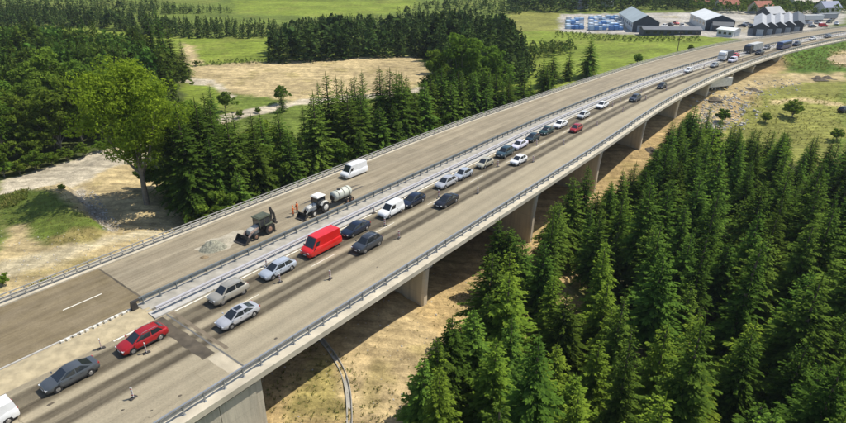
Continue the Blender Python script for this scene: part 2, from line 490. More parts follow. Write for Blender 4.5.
def sweep(name, prof, s0, s1, m, parent=None, step=2.0, closed=True, uv=False, smooth=None):
    """prof(s) -> list of (offset, z); swept along the road"""
    ss = frange(s0, s1, step); vs = []; fs = []; uvs = []
    k = len(prof(s0))
    for s in ss:
        for o, z in prof(s):
            vs.append(tuple(rp(s, o, z))); uvs.append((o, s))
    e = k if closed else k - 1
    for i in range(len(ss) - 1):
        for j in range(e):
            q = (j + 1) % k
            fs.append((i * k + j, i * k + q, (i + 1) * k + q, (i + 1) * k + j))
    if closed:
        fs.append(tuple(range(k))); fs.append(tuple((len(ss) - 1) * k + i for i in range(k - 1, -1, -1)))
    mb = MB(); mb.v = vs; mb.f = fs
    me = mb.mesh(name, m, smooth)
    if uv:
        ul = me.uv_layers.new(name='UVMap')
        for lp in me.loops: ul.data[lp.index].uv = uvs[lp.vertex_index]
    return link(name, me, parent)
def sheet(lo, hi, z, n=1):
    def p(s):
        a, b = hi(s), lo(s)
        return [(a + (b - a) * i / n, z) for i in range(n + 1)]
    return p

def road_mat(name, base, bands, dark, joint=None, base2=None, streak=.22):
    """bands: (offset, half width, strength) worn dark wheel tracks along the lane; offsets come from the UV map (metres)"""
    m = bpy.data.materials.new(name); m.use_nodes = True
    N = NT(m); pb = N.n['Principled BSDF']; pb.inputs['Roughness'].default_value = .9; pb.inputs['Specular IOR Level'].default_value = .25
    uvn = N.new('ShaderNodeUVMap', uv_map='UVMap').outputs[0]
    sx = N.new('ShaderNodeSeparateXYZ'); N.l.new(uvn, sx.inputs[0]); o, s = sx.outputs[0], sx.outputs[1]
    mp = N.new('ShaderNodeMapping'); mp.inputs['Scale'].default_value = (1.0, .035, 1); N.l.new(uvn, mp.inputs[0])
    st = N.noise(mp.outputs[0], 1.6, 6, .65)           # long streaks
    mp2 = N.new('ShaderNodeMapping'); mp2.inputs['Scale'].default_value = (.35, .05, 1); N.l.new(uvn, mp2.inputs[0])
    st2 = N.noise(mp2.outputs[0], 1.0, 4, .6)
    bl = N.noise(uvn, .35, 5, .6); fine = N.noise(uvn, 5.0, 4, .7)
    basec = base
    if base2: basec = N.mix(N.rng(s, joint - .05, joint + .05, 0, 1), base2, base)
    c = N.mix(N.rng(st, .32, .68, 0, 1), N.mix(streak, basec, (0.05, .035, .018)), basec)
    c = N.mix(N.math('MULTIPLY', N.rng(bl, .35, .7, 0, 1), .35), c, N.mix(.5, basec, (.52, .43, .30)))
    oj = N.math('ADD', o, N.math('MULTIPLY', N.math('SUBTRACT', st2, .5), .9))
    tot = None
    for (bo, bw, bs) in bands:
        d = N.math('ABSOLUTE', N.math('SUBTRACT', oj, bo))
        f = N.math('MULTIPLY', N.rng(d, bw * .25, bw, 1, 0), bs)
        tot = f if tot is None else N.math('MAXIMUM', tot, f)
    if tot is not None:
        tot = N.math('MULTIPLY', tot, N.rng(st, .25, .6, .72, 1))
        tot = N.math('MULTIPLY', tot, N.rng(bl, .3, .6, .8, 1.0))
        c = N.mix(tot, c, dark)
    cb = N.new('ShaderNodeCombineXYZ'); N.l.new(s, cb.inputs[0]); N.l.new(o, cb.inputs[1])
    bk = N.new('ShaderNodeTexBrick'); N.l.new(cb.outputs[0], bk.inputs[0]); bk.offset = .37
    for i_, v_ in (('Scale', 1.0), ('Mortar Size', .025), ('Mortar Smooth', .6), ('Brick Width', 19.0), ('Row Height', 3.72)): bk.inputs[i_].default_value = v_
    bk.inputs['Color1'].default_value = (.90, .90, .90, 1); bk.inputs['Color2'].default_value = (1.06, 1.05, 1.03, 1); bk.inputs['Mortar'].default_value = (.70, .68, .65, 1)
    c = N.mix(1.0, c, bk.outputs[0], 'MULTIPLY')
    vr = N.new('ShaderNodeTexVoronoi', feature='DISTANCE_TO_EDGE'); vr.inputs['Scale'].default_value = .16; vr.inputs['Randomness'].default_value = 1
    wv_ = N.new('ShaderNodeVectorMath', operation='ADD'); N.l.new(uvn, wv_.inputs[0]); nc = N.new('ShaderNodeTexNoise'); nc.inputs['Scale'].default_value = .8; N.l.new(uvn, nc.inputs['Vector']); N.l.new(nc.outputs['Color'], wv_.inputs[1]); N.l.new(wv_.outputs[0], vr.inputs['Vector'])
    crk = N.math('MULTIPLY', N.rng(vr.outputs['Distance'], .0, .006, .5, 0), N.rng(bl, .5, .62, 0, 1))
    c = N.mix(crk, c, (.05, .04, .03))
    sc_ = N.rng(fine, .25, .75, .86, 1.14)
    vm = N.new('ShaderNodeVectorMath', operation='SCALE'); N.l.new(c, vm.inputs[0]); N.l.new(sc_, vm.inputs['Scale'])
    N.l.new(vm.outputs[0], pb.inputs['Base Color'])
    b = N.new('ShaderNodeBump'); b.inputs['Strength'].default_value = .25; b.inputs['Distance'].default_value = .03
    N.l.new(fine, b.inputs['Height']); N.l.new(b.outputs[0], pb.inputs['Normal'])
    return m
TAN = (.345, .297, .205)
RM = road_mat('dusty_asphalt_with_wheel_tracks', TAN, [(11.0, 1.1, .95), (12.9, 1.1, .92), (11.95, 2.1, .74), (6.7, 1.0, .96), (8.5, 1.0, .94), (7.6, 1.6, .50), (14.2, .6, .3), (3.6, .9, .16), (1.6, .5, .12)], (.055, .044, .029), streak=.16)
LM = road_mat('dusty_milled_deck', (.325, .278, .195), [(22.0, 1.2, .26), (25.0, 1.2, .34), (28.0, 1.0, .32), (20.2, .6, .3)], (.16, .128, .085), 53.4, (.215, .170, .098), streak=.42)
tag(sweep('carriageway_right', sheet(lambda s: Rb(s) + .35, lambda s: Mb(s) - 3.9, 0.0, 4), -30, 440, RM, None, 2.0, False, True), kind='structure')
tag(sweep('carriageway_left', sheet(lambda s: Mb(s) + .25, lambda s: Lb(s) - .35, 0.0, 4), -30, 440, LM, None, 2.0, False, True), kind='structure')
# the open strip of soil between the carriageways before the viaduct, and the paved one after it
VERGE = mat('verge_soil', (.40, .33, .205), .95, var=.22, scale=1.1, bump=.35, bscale=3)
def verge_prof(s):
    a, b = Mb(s) + .25, Mb(s) - 3.9
    r = []
    for i in range(13):
        t = i / 12; o = a + (b - a) * t
        r.append((o, -.04 + (.20 * math.sin(PI * t) + .14 * float(fbm(np.array(o / .7), np.array(s / .9), 3)) * math.sin(PI * t))))
    return r
tag(sweep('verge', verge_prof, -30, S_A - .6, VERGE, None, .6, False, smooth=60), kind='structure')
tag(sweep('central_reserve', sheet(lambda s: Mb(s) - 3.9, lambda s: Mb(s) + .25, .03, 2), S_B + .05, 440, CONC_L, None, 2.0, False), kind='structure')

# ------------------------------------------------------------------ the viaduct
via = empty('viaduct', rp(S_A, 15))
tag(via, 'long concrete motorway viaduct curving across the valley on wall piers', 'viaduct')
VI = via.matrix_basis.inverted()
VI = Matrix.Translation(-via.location)
def vpart(o):
    o.parent = via; o.matrix_parent_inverse = VI; return o
def deck(lo, hi):
    def p(s):
        a, b = hi(s), lo(s)
        return [(a, -.012), (a, -.45), (a - 1.6, -.75), (a - 2.4, -1.9), (b + 2.4, -1.9), (b + 1.6, -.75), (b, -.45), (b, -.012)]
    return p
vpart(sweep('deck', deck(lambda s: Rb(s) - .95, lambda s: Mb(s) - 2.35), S_A, S_B, CONC_D, None, 2.0))
vpart(sweep('deck', deck(lambda s: Mb(s) - 1.95, lambda s: Lb(s) + .75), S_A, S_B, CONC_D, None, 2.0))
def strip(o0, o1, z0, z1):
    return lambda s: [(o1(s), z0), (o1(s), z1), (o0(s), z1), (o0(s), z0)]
for nm, a, b, z0, z1 in (('kerb', lambda s: Rb(s) - 1.10, lambda s: Rb(s) + .349, -.46, .16), ('kerb', lambda s: Lb(s) - .349, lambda s: Lb(s) + .92, -.46, .16),
                         ('median_kerb', lambda s: Mb(s) - 3.899, lambda s: Mb(s) - 2.36, -.44, .14), ('median_kerb', lambda s: Mb(s) - 1.94, lambda s: Mb(s) + .249, -.44, .16)):
    vpart(sweep(nm, strip(a, b, z0, z1), S_A - 1.2 if nm == 'median_kerb' else -30, S_B if nm == 'median_kerb' else 440, (CONC_L if a(60) < 16 else CONC_M) if nm == 'median_kerb' else CONC, None, 2.0))
# wall piers, one pair under each deck
for s in (81.5, 112.5, 141.5, 171, 197.5, 223.5, 245, 266):
    for lo, hi in ((Rb(s) + .6, Mb(s) - 3.9), (Mb(s) - .4, Lb(s) - .8)):
        rings = []
        for z, ex in ((-15.0, -.9), (-6, -.45), (-2.6, 0.0), (-1.86, .12)):
            ring = []
            a, b = lo - ex * .6, hi + ex * .6
            t_ = .62
            for (ds, o) in ((-t_, a + .25), (-t_ + .25, a), (t_ - .25, a), (t_, a + .25), (t_, b - .25), (t_ - .25, b), (-t_ + .25, b), (-t_, b - .25)):
                ring.append(tuple(rp(s + ds, o, z)))
            rings.append(ring)
        mb = MB(); mb.loft(rings)
        vpart(mb.build('pier', PIERC))
        cb = MB()
        cb.loft([[tuple(rp(s + ds, o, z)) for ds, o in ((-.85, lo - .2), (.85, lo - .2), (.85, hi + .2), (-.85, hi + .2))] for z in (-2.15, -1.7)])
        vpart(cb.build('bearing_shelf', CONC_D))
# abutments: retaining box before the first span, wall under the last
ab = MB(); ab.loft([[tuple(rp(s, o, z)) for s, o in ((-30, -.85), (S_A + .6, -.85), (S_A + .6, 31.0), (-30, 31.0))] for z in (-16, -.47)])
abo = vpart(ab.build('abutment', streaked('abutment_concrete', (.54, .48, .37), .22)))
# board-marked panels of the retaining wall
for i in range(9):
    s = 18.2 + i * 3.9
    pn = MB(); pn.loft([[tuple(rp(a, o, z)) for a, o in ((s, -1.0), (s + 3.82, -1.0), (s + 3.82, -.86), (s, -.86))] for z in (-12, -1.05)])
    po = pn.build('wall_panel', MATS['abutment_concrete']); po.parent = abo
ab2 = MB(); ab2.loft([[tuple(rp(s, o, z)) for s, o in ((S_B - .8 + (0 if z > -1 else -2.2), Rb(287) - 1.0), (S_B + 6, Rb(287) - 1.0), (S_B + 6, Lb(287) + .9), (S_B - .8 + (0 if z > -1 else -2.2), Lb(287) + .9))] for z in (-8, -.48)])
vpart(ab2.build('abutment', CONC))
# expansion joints at the first abutment
BLK = mat('asphalt_plug', (.045, .04, .034), .8, var=.3, scale=1.2)
STL = mat('joint_steel', (.20, .19, .17), .5, .5)
def quad(name, s0, s1, o0, o1, z, m, n=6, jit=0.0):
    mb = MB(); vs = []
    for i in range(n + 1):
        o = o0 + (o1 - o0) * i / n
        vs += [rp(s0 + jit * rnd.uniform(-1, 1), o, z), rp(s1 + jit * rnd.uniform(-1, 1), o, z)]
    mb.add(vs, [(2 * i, 2 * i + 1, 2 * i + 3, 2 * i + 2) for i in range(n)])
    return mb.build(name, m)
jm = mat('rubbed_joint_asphalt', (.085, .068, .046), .85, var=.45, scale=.8)
vpart(quad('expansion_joint', S_A - 1.9, S_A - .55, 4.6, 14.4, .004, jm, 16, .09))
vpart(quad('expansion_joint', S_A + .35, S_A + .8, 4.2, 14.4, .004, mat('rubbed_joint_edge', (.17, .135, .09), .85, var=.3, scale=.9), 16, .05))
vpart(quad('expansion_joint', S_A - .1, S_A + .08, .0, 14.5, .006, STL))
vpart(quad('expansion_joint', S_A - .12, S_A + .10, 18.9, 30.0, .005, jm, 14, .05))
PATCH = mat('pale_patch', (.44, .38, .275), .9, var=.15, scale=1.0)
vpart(quad('joint_patch', S_A - 1.5, S_A - .15, .0, 4.4, .0035, PATCH, 6, .04))
# painted lines
WHT = mat('road_paint', (.74, .70, .60), .7, var=.25, scale=1.4)
def line(name, s0, s1, of, wd, z=.005):
    return tag(sweep(name, lambda s: [(of(s) + wd / 2, z), (of(s) - wd / 2, z)], s0, s1, WHT, None, 2.0, False), kind='structure')
line('edge_line', 47.6, S_A - 1.95, lambda s: Mb(s) - 4.15, .22)
line('edge_line', S_A + .85, 300, lambda s: Mb(s) - 4.15, .20)
for a in (46.8, 36, 25):
    line('lane_line', a, a + 4.2, lambda s: 24.2, .16)
for a in range(58, 290, 12):
    line('lane_line', a, a + 4, lambda s: 9.75 + max(0, (s - 190)) * .012, .09)

# ------------------------------------------------------------------ railings and crash barriers
def rail_prof(off, z, hh=.155, d=.09, side=1):
    """two-wave beam"""
    pts = [(0, hh), (d * side, hh * .75), (d * side, hh * .35), (0, 0), (d * side, -hh * .35), (d * side, -hh * .75), (0, -hh), (-.02 * side, -hh), (-.02 * side, hh)]
    return lambda s: [(off(s) + a, z + b) for a, b in pts]
def barrier(name, label, cat, off, s0, s1, rails, post_h, post_w, gap, m, pm, z0=.0, hand=None, group=None, thin=None):
    e = empty(name, rp(s0, off(s0)))
    tag(e, label, cat, group)
    inv = Matrix.Translation(-e.location)
    def own(o): o.parent = e; o.matrix_parent_inverse = inv; return o
    for (z, hh, side) in rails:
        own(sweep('rail', rail_prof(lambda s: off(s) + .06 * side, z0 + z, hh, .08, side), s0, s1, m, None, 2.0))
    if hand:
        zz, hw = hand
        own(sweep('handrail', lambda s: [(off(s) + hw, z0 + zz), (off(s) - hw, z0 + zz), (off(s) - hw, z0 + zz - .1), (off(s) + hw, z0 + zz - .1)], s0, s1, m, None, 2.0))
    b = MB(); b.box((0, 0, post_h / 2), (post_w, post_w * 1.3, post_h)).box((0, 0, .015), (post_w * 2.6, post_w * 2.4, .03))
    pme = b.mesh('post', pm)
    s = s0 + .4; n = 0
    while s < s1 and n < 295:
        p = rp(s, off(s), z0)
        o = link('post', pme); o.location = p; o.rotation_euler = (0, 0, PI / 2 - head(s)); own(o)
        s += gap; n += 1
    return e
barrier('bridge_railing', 'grey steel railing with posts along the right edge of the viaduct, beside the forest', 'railing', lambda s: Rb(s) - .25, 24, 420,
        [(.62, .16, 1)], 1.05, .10, 2.0, GALV, GALV, .16, (1.08, .09))
barrier('bridge_railing', 'pale steel railing with close posts along the left edge of the closed carriageway', 'railing', lambda s: Lb(s) + .25, 20, 420,
        [(.55, .16, -1), (.20, .05, -1)], 1.0, .13, 1.4, GALV_M, GALV_M, .16, (1.03, .07))
barrier('crash_barrier', 'dark steel crash barrier along the median, on the side of the closed carriageway', 'barrier', lambda s: Mb(s) - .35, S_A - 1, 420,
        [(.62, .17, 1)], .95, .10, 2.0, GALV_G, GALV_G, .16, (1.0, .08))
barrier('crash_barrier', 'whitish steel crash barrier along the median, on the side of the queue of cars', 'barrier', lambda s: Mb(s) - 3.1, S_A - .6, 420,
        [(.58, .17, -1)], .72, .09, 2.6, GALV_L, GALV, .14, (.78, .13))

# ------------------------------------------------------------------ trees
def leaf_mat(name, dark, light, trans=.25, hue=.03, val=.35):
    """colour from the 'tip' attribute (young growth is lighter) and a per-tree shift"""
    m = bpy.data.materials.new(name); m.use_nodes = True
    N = NT(m)
    for x in list(N.n):
        if x.type != 'OUTPUT_MATERIAL': N.n.remove(x)
    out = [x for x in N.n if x.type == 'OUTPUT_MATERIAL'][0]
    tip = N.new('ShaderNodeAttribute', attribute_name='tip').outputs['Fac']
    tint = N.new('ShaderNodeAttribute', attribute_name='tint').outputs['Fac']
    oi = N.new('ShaderNodeObjectInfo').outputs['Random']
    c = N.mix(tip, dark, light)
    r2 = N.math('FRACT', N.math('ADD', N.math('MULTIPLY', oi, 7.31), tint))
    r3 = N.math('FRACT', N.math('ADD', N.math('MULTIPLY', oi, 13.7), N.math('MULTIPLY', tint, 3.7)))
    hs = N.new('ShaderNodeHueSaturation')
    N.put(hs.inputs['Hue'], N.math('ADD', N.math('MULTIPLY', N.math('SUBTRACT', r2, .5), hue), .5))
    N.put(hs.inputs['Value'], N.math('ADD', N.math('MULTIPLY', N.math('SUBTRACT', r3, .5), val * 2), 1.0))
    N.l.new(c, hs.inputs['Color'])
    d = N.new('ShaderNodeBsdfDiffuse'); t = N.new('ShaderNodeBsdfTranslucent')
    N.l.new(hs.outputs[0], d.inputs[0]); N.l.new(hs.outputs[0], t.inputs[0])
    mx = N.new('ShaderNodeMixShader'); mx.inputs[0].default_value = trans
    N.l.new(d.outputs[0], mx.inputs[1]); N.l.new(t.outputs[0], mx.inputs[2]); N.l.new(mx.outputs[0], out.inputs[0])
    return m
SPR = leaf_mat('spruce_needles', (.022, .052, .013), (.140, .225, .030), .28, .026, .42)
BRO = leaf_mat('broad_leaves', (.070, .125, .016), (.190, .275, .034), .42, .03, .25)
LIM = leaf_mat('light_ash_leaves', (.130, .200, .018), (.290, .385, .030), .45, .0, .0)
FAR = leaf_mat('distant_needles', (.022, .044, .015), (.085, .130, .030), .2, .025, .35)
FARB = leaf_mat('distant_leaves', (.055, .090, .018), (.140, .195, .034), .3, .04, .25)
SPRF = leaf_mat('mixed_wood_leaves', (.030, .062, .014), (.130, .205, .030), .3, .05, .40)
SPRL = leaf_mat('young_spruce_needles', (.060, .110, .016), (.235, .330, .036), .32, .02, .2)
BARK = mat('bark', (.13, .095, .065), .95, var=.3, scale=2.5)
BARK_L = mat('grey_bark', (.20, .17, .13), .95, var=.3, scale=2.5)

def spruce_mesh(seed, h, R, dens=1.0, base=.10):
    r = np.random.RandomState(seed)
    V = []; T = []
    nl = int(h * 2.3)
    for li in range(nl):
        f = (li + r.uniform(-.3, .3)) / nl
        z = h * (base + (.995 - base) * f)
        top = (1 - f)
        L0 = R * (top ** .82) * (0.35 + .65 * min(1, (f + .06) * 5)) + .12
        nb = int(round((4 + 4.5 * min(1, top * 1.6)) * dens))
        a0 = r.uniform(0, 6.28)
        for b in range(nb):
            a = a0 + b * 6.283 / nb + r.normal(0, .18)
            L = L0 * r.uniform(.55, 1.22) * (1 + .18 * math.sin(a * 2 + seed) )
            ca, sa = math.cos(a), math.sin(a)
            rise = .75 * f ** 2 + r.uniform(-.05, .08)
            droop = (.62 - .42 * f) * r.uniform(.8, 1.2)
            bz = z + r.uniform(-.12, .12)
            tilt = r.uniform(-.35, .35)
            nt_ = max(3, int(L / .23))
            for k in range(nt_):
                t = (k + .7) / nt_
                px_ = L * t; pz = bz + L * (rise * t + .1 * t - droop * t * t * .8)
                tl = (.30 + .34 * L * (1 - t) ** .7 * .55) * r.uniform(.8, 1.25) * min(1, .55 + L / 2)
                for sgn in (-1, 1):
                    an = sgn * (.95 - .45 * t) + r.normal(0, .15)
                    dx, dy = math.cos(an), math.sin(an)
                    e = (px_ + tl * dx, tl * dy, pz - tl * r.uniform(.10, .42) + tl * dy * tilt)
                    wv = tl * .24
                    c1 = (px_ + .55 * tl * dx - wv * dy, .55 * tl * dy + wv * dx, (pz + e[2]) / 2 + r.uniform(-.05, .09))
                    c2 = (px_ + .55 * tl * dx + wv * dy, .55 * tl * dy - wv * dx, (pz + e[2]) / 2 + r.uniform(-.05, .09))
                    for q in ((px_, 0, pz), c2, e, c1):
                        V.append((q[0] * ca - q[1] * sa, q[0] * sa + q[1] * ca, q[2]))
                    tp = min(1, max(0, t * .75 + r.uniform(-.12, .25)))
                    T += [tp * .55, tp, min(1, tp + .2), tp]
            # the branch tip
            q0 = (L * .85, 0, bz + L * (rise * .85 + .085 - droop * .58)); q1 = (L * 1.14, 0, bz + L * (rise * 1.1 + .1 - droop * .95))
            for q in (q0, ((q0[0] + q1[0]) / 2, .1, (q0[2] + q1[2]) / 2), q1, ((q0[0] + q1[0]) / 2, -.1, (q0[2] + q1[2]) / 2)):
                V.append((q[0] * ca - q[1] * sa, q[0] * sa + q[1] * ca, q[2]))
            T += [.7, .9, 1, .9]
    # leader
    for a in range(3):
        x, y = .07 * math.cos(a * 2.1), .07 * math.sin(a * 2.1)
        V += [(x, y, h * .965), (-x, -y, h * .965), (-x * .3, -y * .3, h * 1.03), (x * .3, y * .3, h * 1.03)]; T += [.6, .6, 1, 1]
    V = np.array(V); F = np.arange(len(V)).reshape(-1, 4)
    return np_mesh('spruce_crown', V, F, SPR, {'tip': np.array(T)})
def trunk_mesh(h, r0, m, seed=0, lean=0.0):
    r = random.Random(seed); b = MB(); pts = []; rad = []
    for i in range(6):
        t = i / 5
        pts.append((lean * t * t * h + r.uniform(-.04, .04) * h * .1 * t, r.uniform(-.04, .04) * h * .1 * t, -.9 + (h + .9) * t)); rad.append(r0 * (1.15 - .98 * t))
    return b.tube(pts, rad, 8).mesh('trunk', m, 60)

def broad_mesh(seed, h, R, m, nclump=46, leaf=.34, per=110, base=.28, squash=1.0):
    """clumps of leaf faces spread through the crown's volume, with gaps"""
    r = np.random.RandomState(seed)
    cz = h * (base + (1 - base) * .52); rz = h * (1 - base) * .54
    lobes = [(r.normal(0, .38) * R, r.normal(0, .38) * R, cz + r.uniform(-.6, .8) * rz * .7, r.uniform(.42, .7) * R) for _ in range(9)]
    lobes.append((0, 0, cz, R * .72)); lobes.append((R * .1, 0, cz + rz * .55, R * .5))
    cl = []
    while len(cl) < nclump:
        l = lobes[r.randint(len(lobes))]
        d = r.normal(size=3); d /= np.linalg.norm(d)
        p = np.array(l[:3]) + d * l[3] * r.uniform(.55, 1.05) * np.array([1, 1, .85 * squash])
        if p[2] < h * base * .8 or p[2] > h * 1.02: continue
        cl.append((p, d))
    V = []; T = []
    for p, d in cl:
        cr = R * r.uniform(.16, .30); n = int(per * r.uniform(.7, 1.2))
        bright = r.uniform(.0, .55)
        for _ in range(n):
            q = r.normal(size=3); q /= np.linalg.norm(q)
            c = p + q * cr * r.uniform(.35, 1.0) ** .5 * np.array([1.15, 1.15, .75])
            nn = q * .7 + r.normal(size=3) * .6 + np.array([0, 0, .5]); nn /= np.linalg.norm(nn)
            u = np.cross(nn, r.normal(size=3)); u /= np.linalg.norm(u); v = np.cross(nn, u)
            s = leaf * r.uniform(.6, 1.3)
            V += [c - u * s, c - v * s * .55, c + u * s, c + v * s * .55]
            tp = min(1, max(0, bright + r.uniform(0, .45)))
            T += [tp] * 4
    V = np.array(V)
    return np_mesh('crown', V, np.arange(len(V)).reshape(-1, 4), m, {'tip': np.array(T)}), [c[0] for c in cl], lobes
def limb_mesh(h, r0, base, lobes, m, seed=0):
    r = random.Random(seed); b = MB()
    fork = h * base
    b.tube([(0, 0, -.9), (r.uniform(-.1, .1), r.uniform(-.1, .1), fork * .5), (r.uniform(-.2, .2), r.uniform(-.2, .2), fork * 1.1)], [r0 * 1.25, r0, r0 * .8], 9)
    for l in lobes:
        e = Vector((l[0], l[1], max(l[2], fork * 1.2))); s0 = Vector((0, 0, fork * r.uniform(.75, 1.05)))
        mid = s0.lerp(e, .5) + Vector((0, 0, -.06 * h))
        b.tube([s0, mid, e], [r0 * .55, r0 * .34, r0 * .1], 6)
    return b.mesh('trunk', m, 60)

SPV = []
for i, (hh, R) in enumerate(((15.5, 3.7), (17, 3.5), (13.5, 3.5), (11.5, 3.1), (16, 4.1), (9, 2.7), (14.5, 3.2), (15, 2.5), (16.5, 3.0), (14, 3.4))):
    SPV.append((spruce_mesh(100 + i, hh, R, (1, 1, 1.1, 1, .9, 1, 1, .85, .8, .95)[i], (.1, .08, .1, .06, .12, .05, .1, .14, .34, .28)[i]), trunk_mesh(hh * .96, .17 + hh * .006, BARK, i), hh))
LV = [(spruce_mesh(150 + i, hh, R_), trunk_mesh(hh * .96, .2, BARK, i), hh) for i, (hh, R_) in enumerate(((12, 3.3), (9.5, 2.9)))]
for q in LV: q[0].materials[0] = SPRL
SPV += LV
BRV = []
for i, (hh, R, nc) in enumerate(((11, 3.9, 60), (9, 3.4, 50), (13, 4.2, 70), (7, 2.9, 40))):
    me, cl, lob = broad_mesh(200 + i, hh, R, BRO, nc, .30, 85, .16)
    BRV.append((me, limb_mesh(hh, .17, .18, lob, BARK_L, i), hh))
TREES = {'spruce': 0, 'broad': 0}
def plant(kind, x, y, sc_=1.0, label='', group=None, var=None, rz=None, name=None, z=None, sxy=1.0):
    lib = SPV if kind == 'spruce' else BRV
    v = lib[rnd.randrange(min(10, len(lib))) if var is None else var]
    e = empty(name or ('spruce_tree' if kind == 'spruce' else 'broadleaf_tree'), (x, y, (hz(x, y) if z is None else z) - .05), rnd.uniform(0, 6.28) if rz is None else rz)
    e.scale = (sc_ * sxy, sc_ * sxy, sc_)
    if kind == 'spruce': e.rotation_euler[0] = rnd.gauss(0, .012); e.rotation_euler[1] = rnd.gauss(0, .012)
    tag(e, label, 'tree', group)
    link('crown', v[0], e); link('trunk', v[1], e)
    TREES[kind] += 1
    return e
def scatter(poly, gap, n, seed, ok=None):
    r = random.Random(seed); xs = [p[0] for p in poly]; ys = [p[1] for p in poly]; out = []; cell = {}
    for _ in range(n * 60):
        x, y = r.uniform(min(xs), max(xs)), r.uniform(min(ys), max(ys))
        if not inpoly(np.array([x]), np.array([y]), poly)[0]: continue
        if ok and not ok(x, y): continue
        i, j = int(x // gap), int(y // gap)
        if any((x - a) ** 2 + (y - b) ** 2 < gap * gap for di in (-1, 0, 1) for dj in (-1, 0, 1) for a, b in cell.get((i + di, j + dj), ())): continue
        cell.setdefault((i, j), []).append((x, y)); out.append((x, y))
        if len(out) >= n: break
    return out
# skylines of the woods: no tree rises above these picture rows as seen from the drone
SKYR = ([405, 415, 430, 447, 470, 484, 490, 497, 510, 520, 535, 545, 551, 562, 575, 590, 605, 623, 640, 650, 661, 672, 685, 700, 720, 760, 800, 846, 900], [420, 372, 345, 316, 310, 290, 240, 221, 232, 242, 250, 218, 206, 192, 170, 196, 188, 166, 170, 160, 142, 120, 106, 114, 126, 128, 134, 138, 142])
def cap_xy(x, y, h, tab, z=None):
    z = hz(x, y) if z is None else z
    while h > 2:
        d = z + h - CAM_H; zc = y * math.cos(TH) - d * math.sin(TH); yc = -(d * math.cos(TH) + y * math.sin(TH))
        if CY + FPX * yc / zc >= float(np.interp(CX + FPX * x / zc, *tab)): break
        h -= .35
    return h
# the dense spruce wood right of the viaduct
def wood_label(x, y, o):
    zc = y * math.cos(TH) + (CAM_H + 8) * math.sin(TH); u = CX + FPX * x / zc; v = CY + FPX * ((CAM_H + 8) * math.cos(TH) - y * math.sin(TH)) / zc
    side = 'left' if u < 560 else 'middle' if u < 700 else 'right'
    if o > -19 and v < 420:
        sr = float(to_so(x, y)[0][0])
        t = 'spruce on the wood edge facing the viaduct, ' + ('before the nearest pier' if sr < 82 else 'between the first and second nearest piers' if sr < 112 else 'between the second and third nearest piers' if sr < 141 else 'between the third and fourth nearest piers' if sr < 171 else 'by the rubble and far spans')
    elif v > 380: t = 'spruce in the ' + side + ' third of the wood, along the bottom border'
    elif v < 200: t = 'small spruce in the back rows of the wood, ' + side + ' part, by the meadow'
    else: t = 'spruce in the ' + side + ' part of the wood, ' + ('in its nearer' if v > 290 else 'in its farther') + ' middle rows'
    return t, 'spruces of the right-hand wood'
RIGHT = gpoly([(405, 490), (430, 432), (446, 395), (458, 345), (476, 303), (506, 296), (540, 284), (572, 246), (604, 218), (632, 192), (652, 172), (668, 152), (684, 138), (706, 142), (760, 158), (846, 182), (940, 205), (990, 420), (900, 640), (430, 640)])
pts = scatter(RIGHT, 4.0, 228, 5)
pts.sort(key=lambda p: p[0] ** 2 + p[1] ** 2)
for i, (x, y) in enumerate(pts):
    d = math.hypot(x, y)
    v = rnd.choice((0, 1, 2, 4, 6, 7, 0, 2, 3, 4, 7, 8, 9, 5))
    s_, o_ = to_so(x, y); edge = o_[0] > -18
    if (d < 66 and x < 34 and rnd.random() < .55) or rnd.random() < .06: v = rnd.choice((10, 11))
    k = rnd.uniform(.78, 1.22) * (.9 if (edge or d > 105) else 1.18 if d < 75 else 1.05)
    hh = cap_xy(x, y, max(SPV[v][2] * k, rnd.uniform(12, 17)) if edge else SPV[v][2] * k, SKYR) - (rnd.uniform(0, 1.5) if edge else 0)
    if hh < 3.2: continue
    plant('spruce', x, y, hh / SPV[v][2], *wood_label(x, y, o_[0]), v, sxy=min(1.5, max(1.0, k * SPV[v][2] / hh)) * rnd.uniform(.80, 1.16))
# single spruces that stand out
def at_px(kind, u, v, top, label, **k):
    """a tree at base pixel (u, v) whose tip reaches pixel row top"""
    p = ground(u, v)
    zc = p.y * math.cos(TH) - (p.z - CAM_H) * math.sin(TH)
    h = 0.0
    for _ in range(200):
        h += .2
        d = p.z + h - CAM_H
        zc = p.y * math.cos(TH) - d * math.sin(TH); yc = -(d * math.cos(TH) + p.y * math.sin(TH))
        if CY + FPX * yc / zc < top: break
    var = k.pop('var', None)
    lib = SPV if kind == 'spruce' else BRV
    if var is None: var = min(range(min(10, len(lib))), key=lambda q: abs(lib[q][2] - h))
    return plant(kind, p.x, p.y, h / lib[var][2], label, var=var, **k)
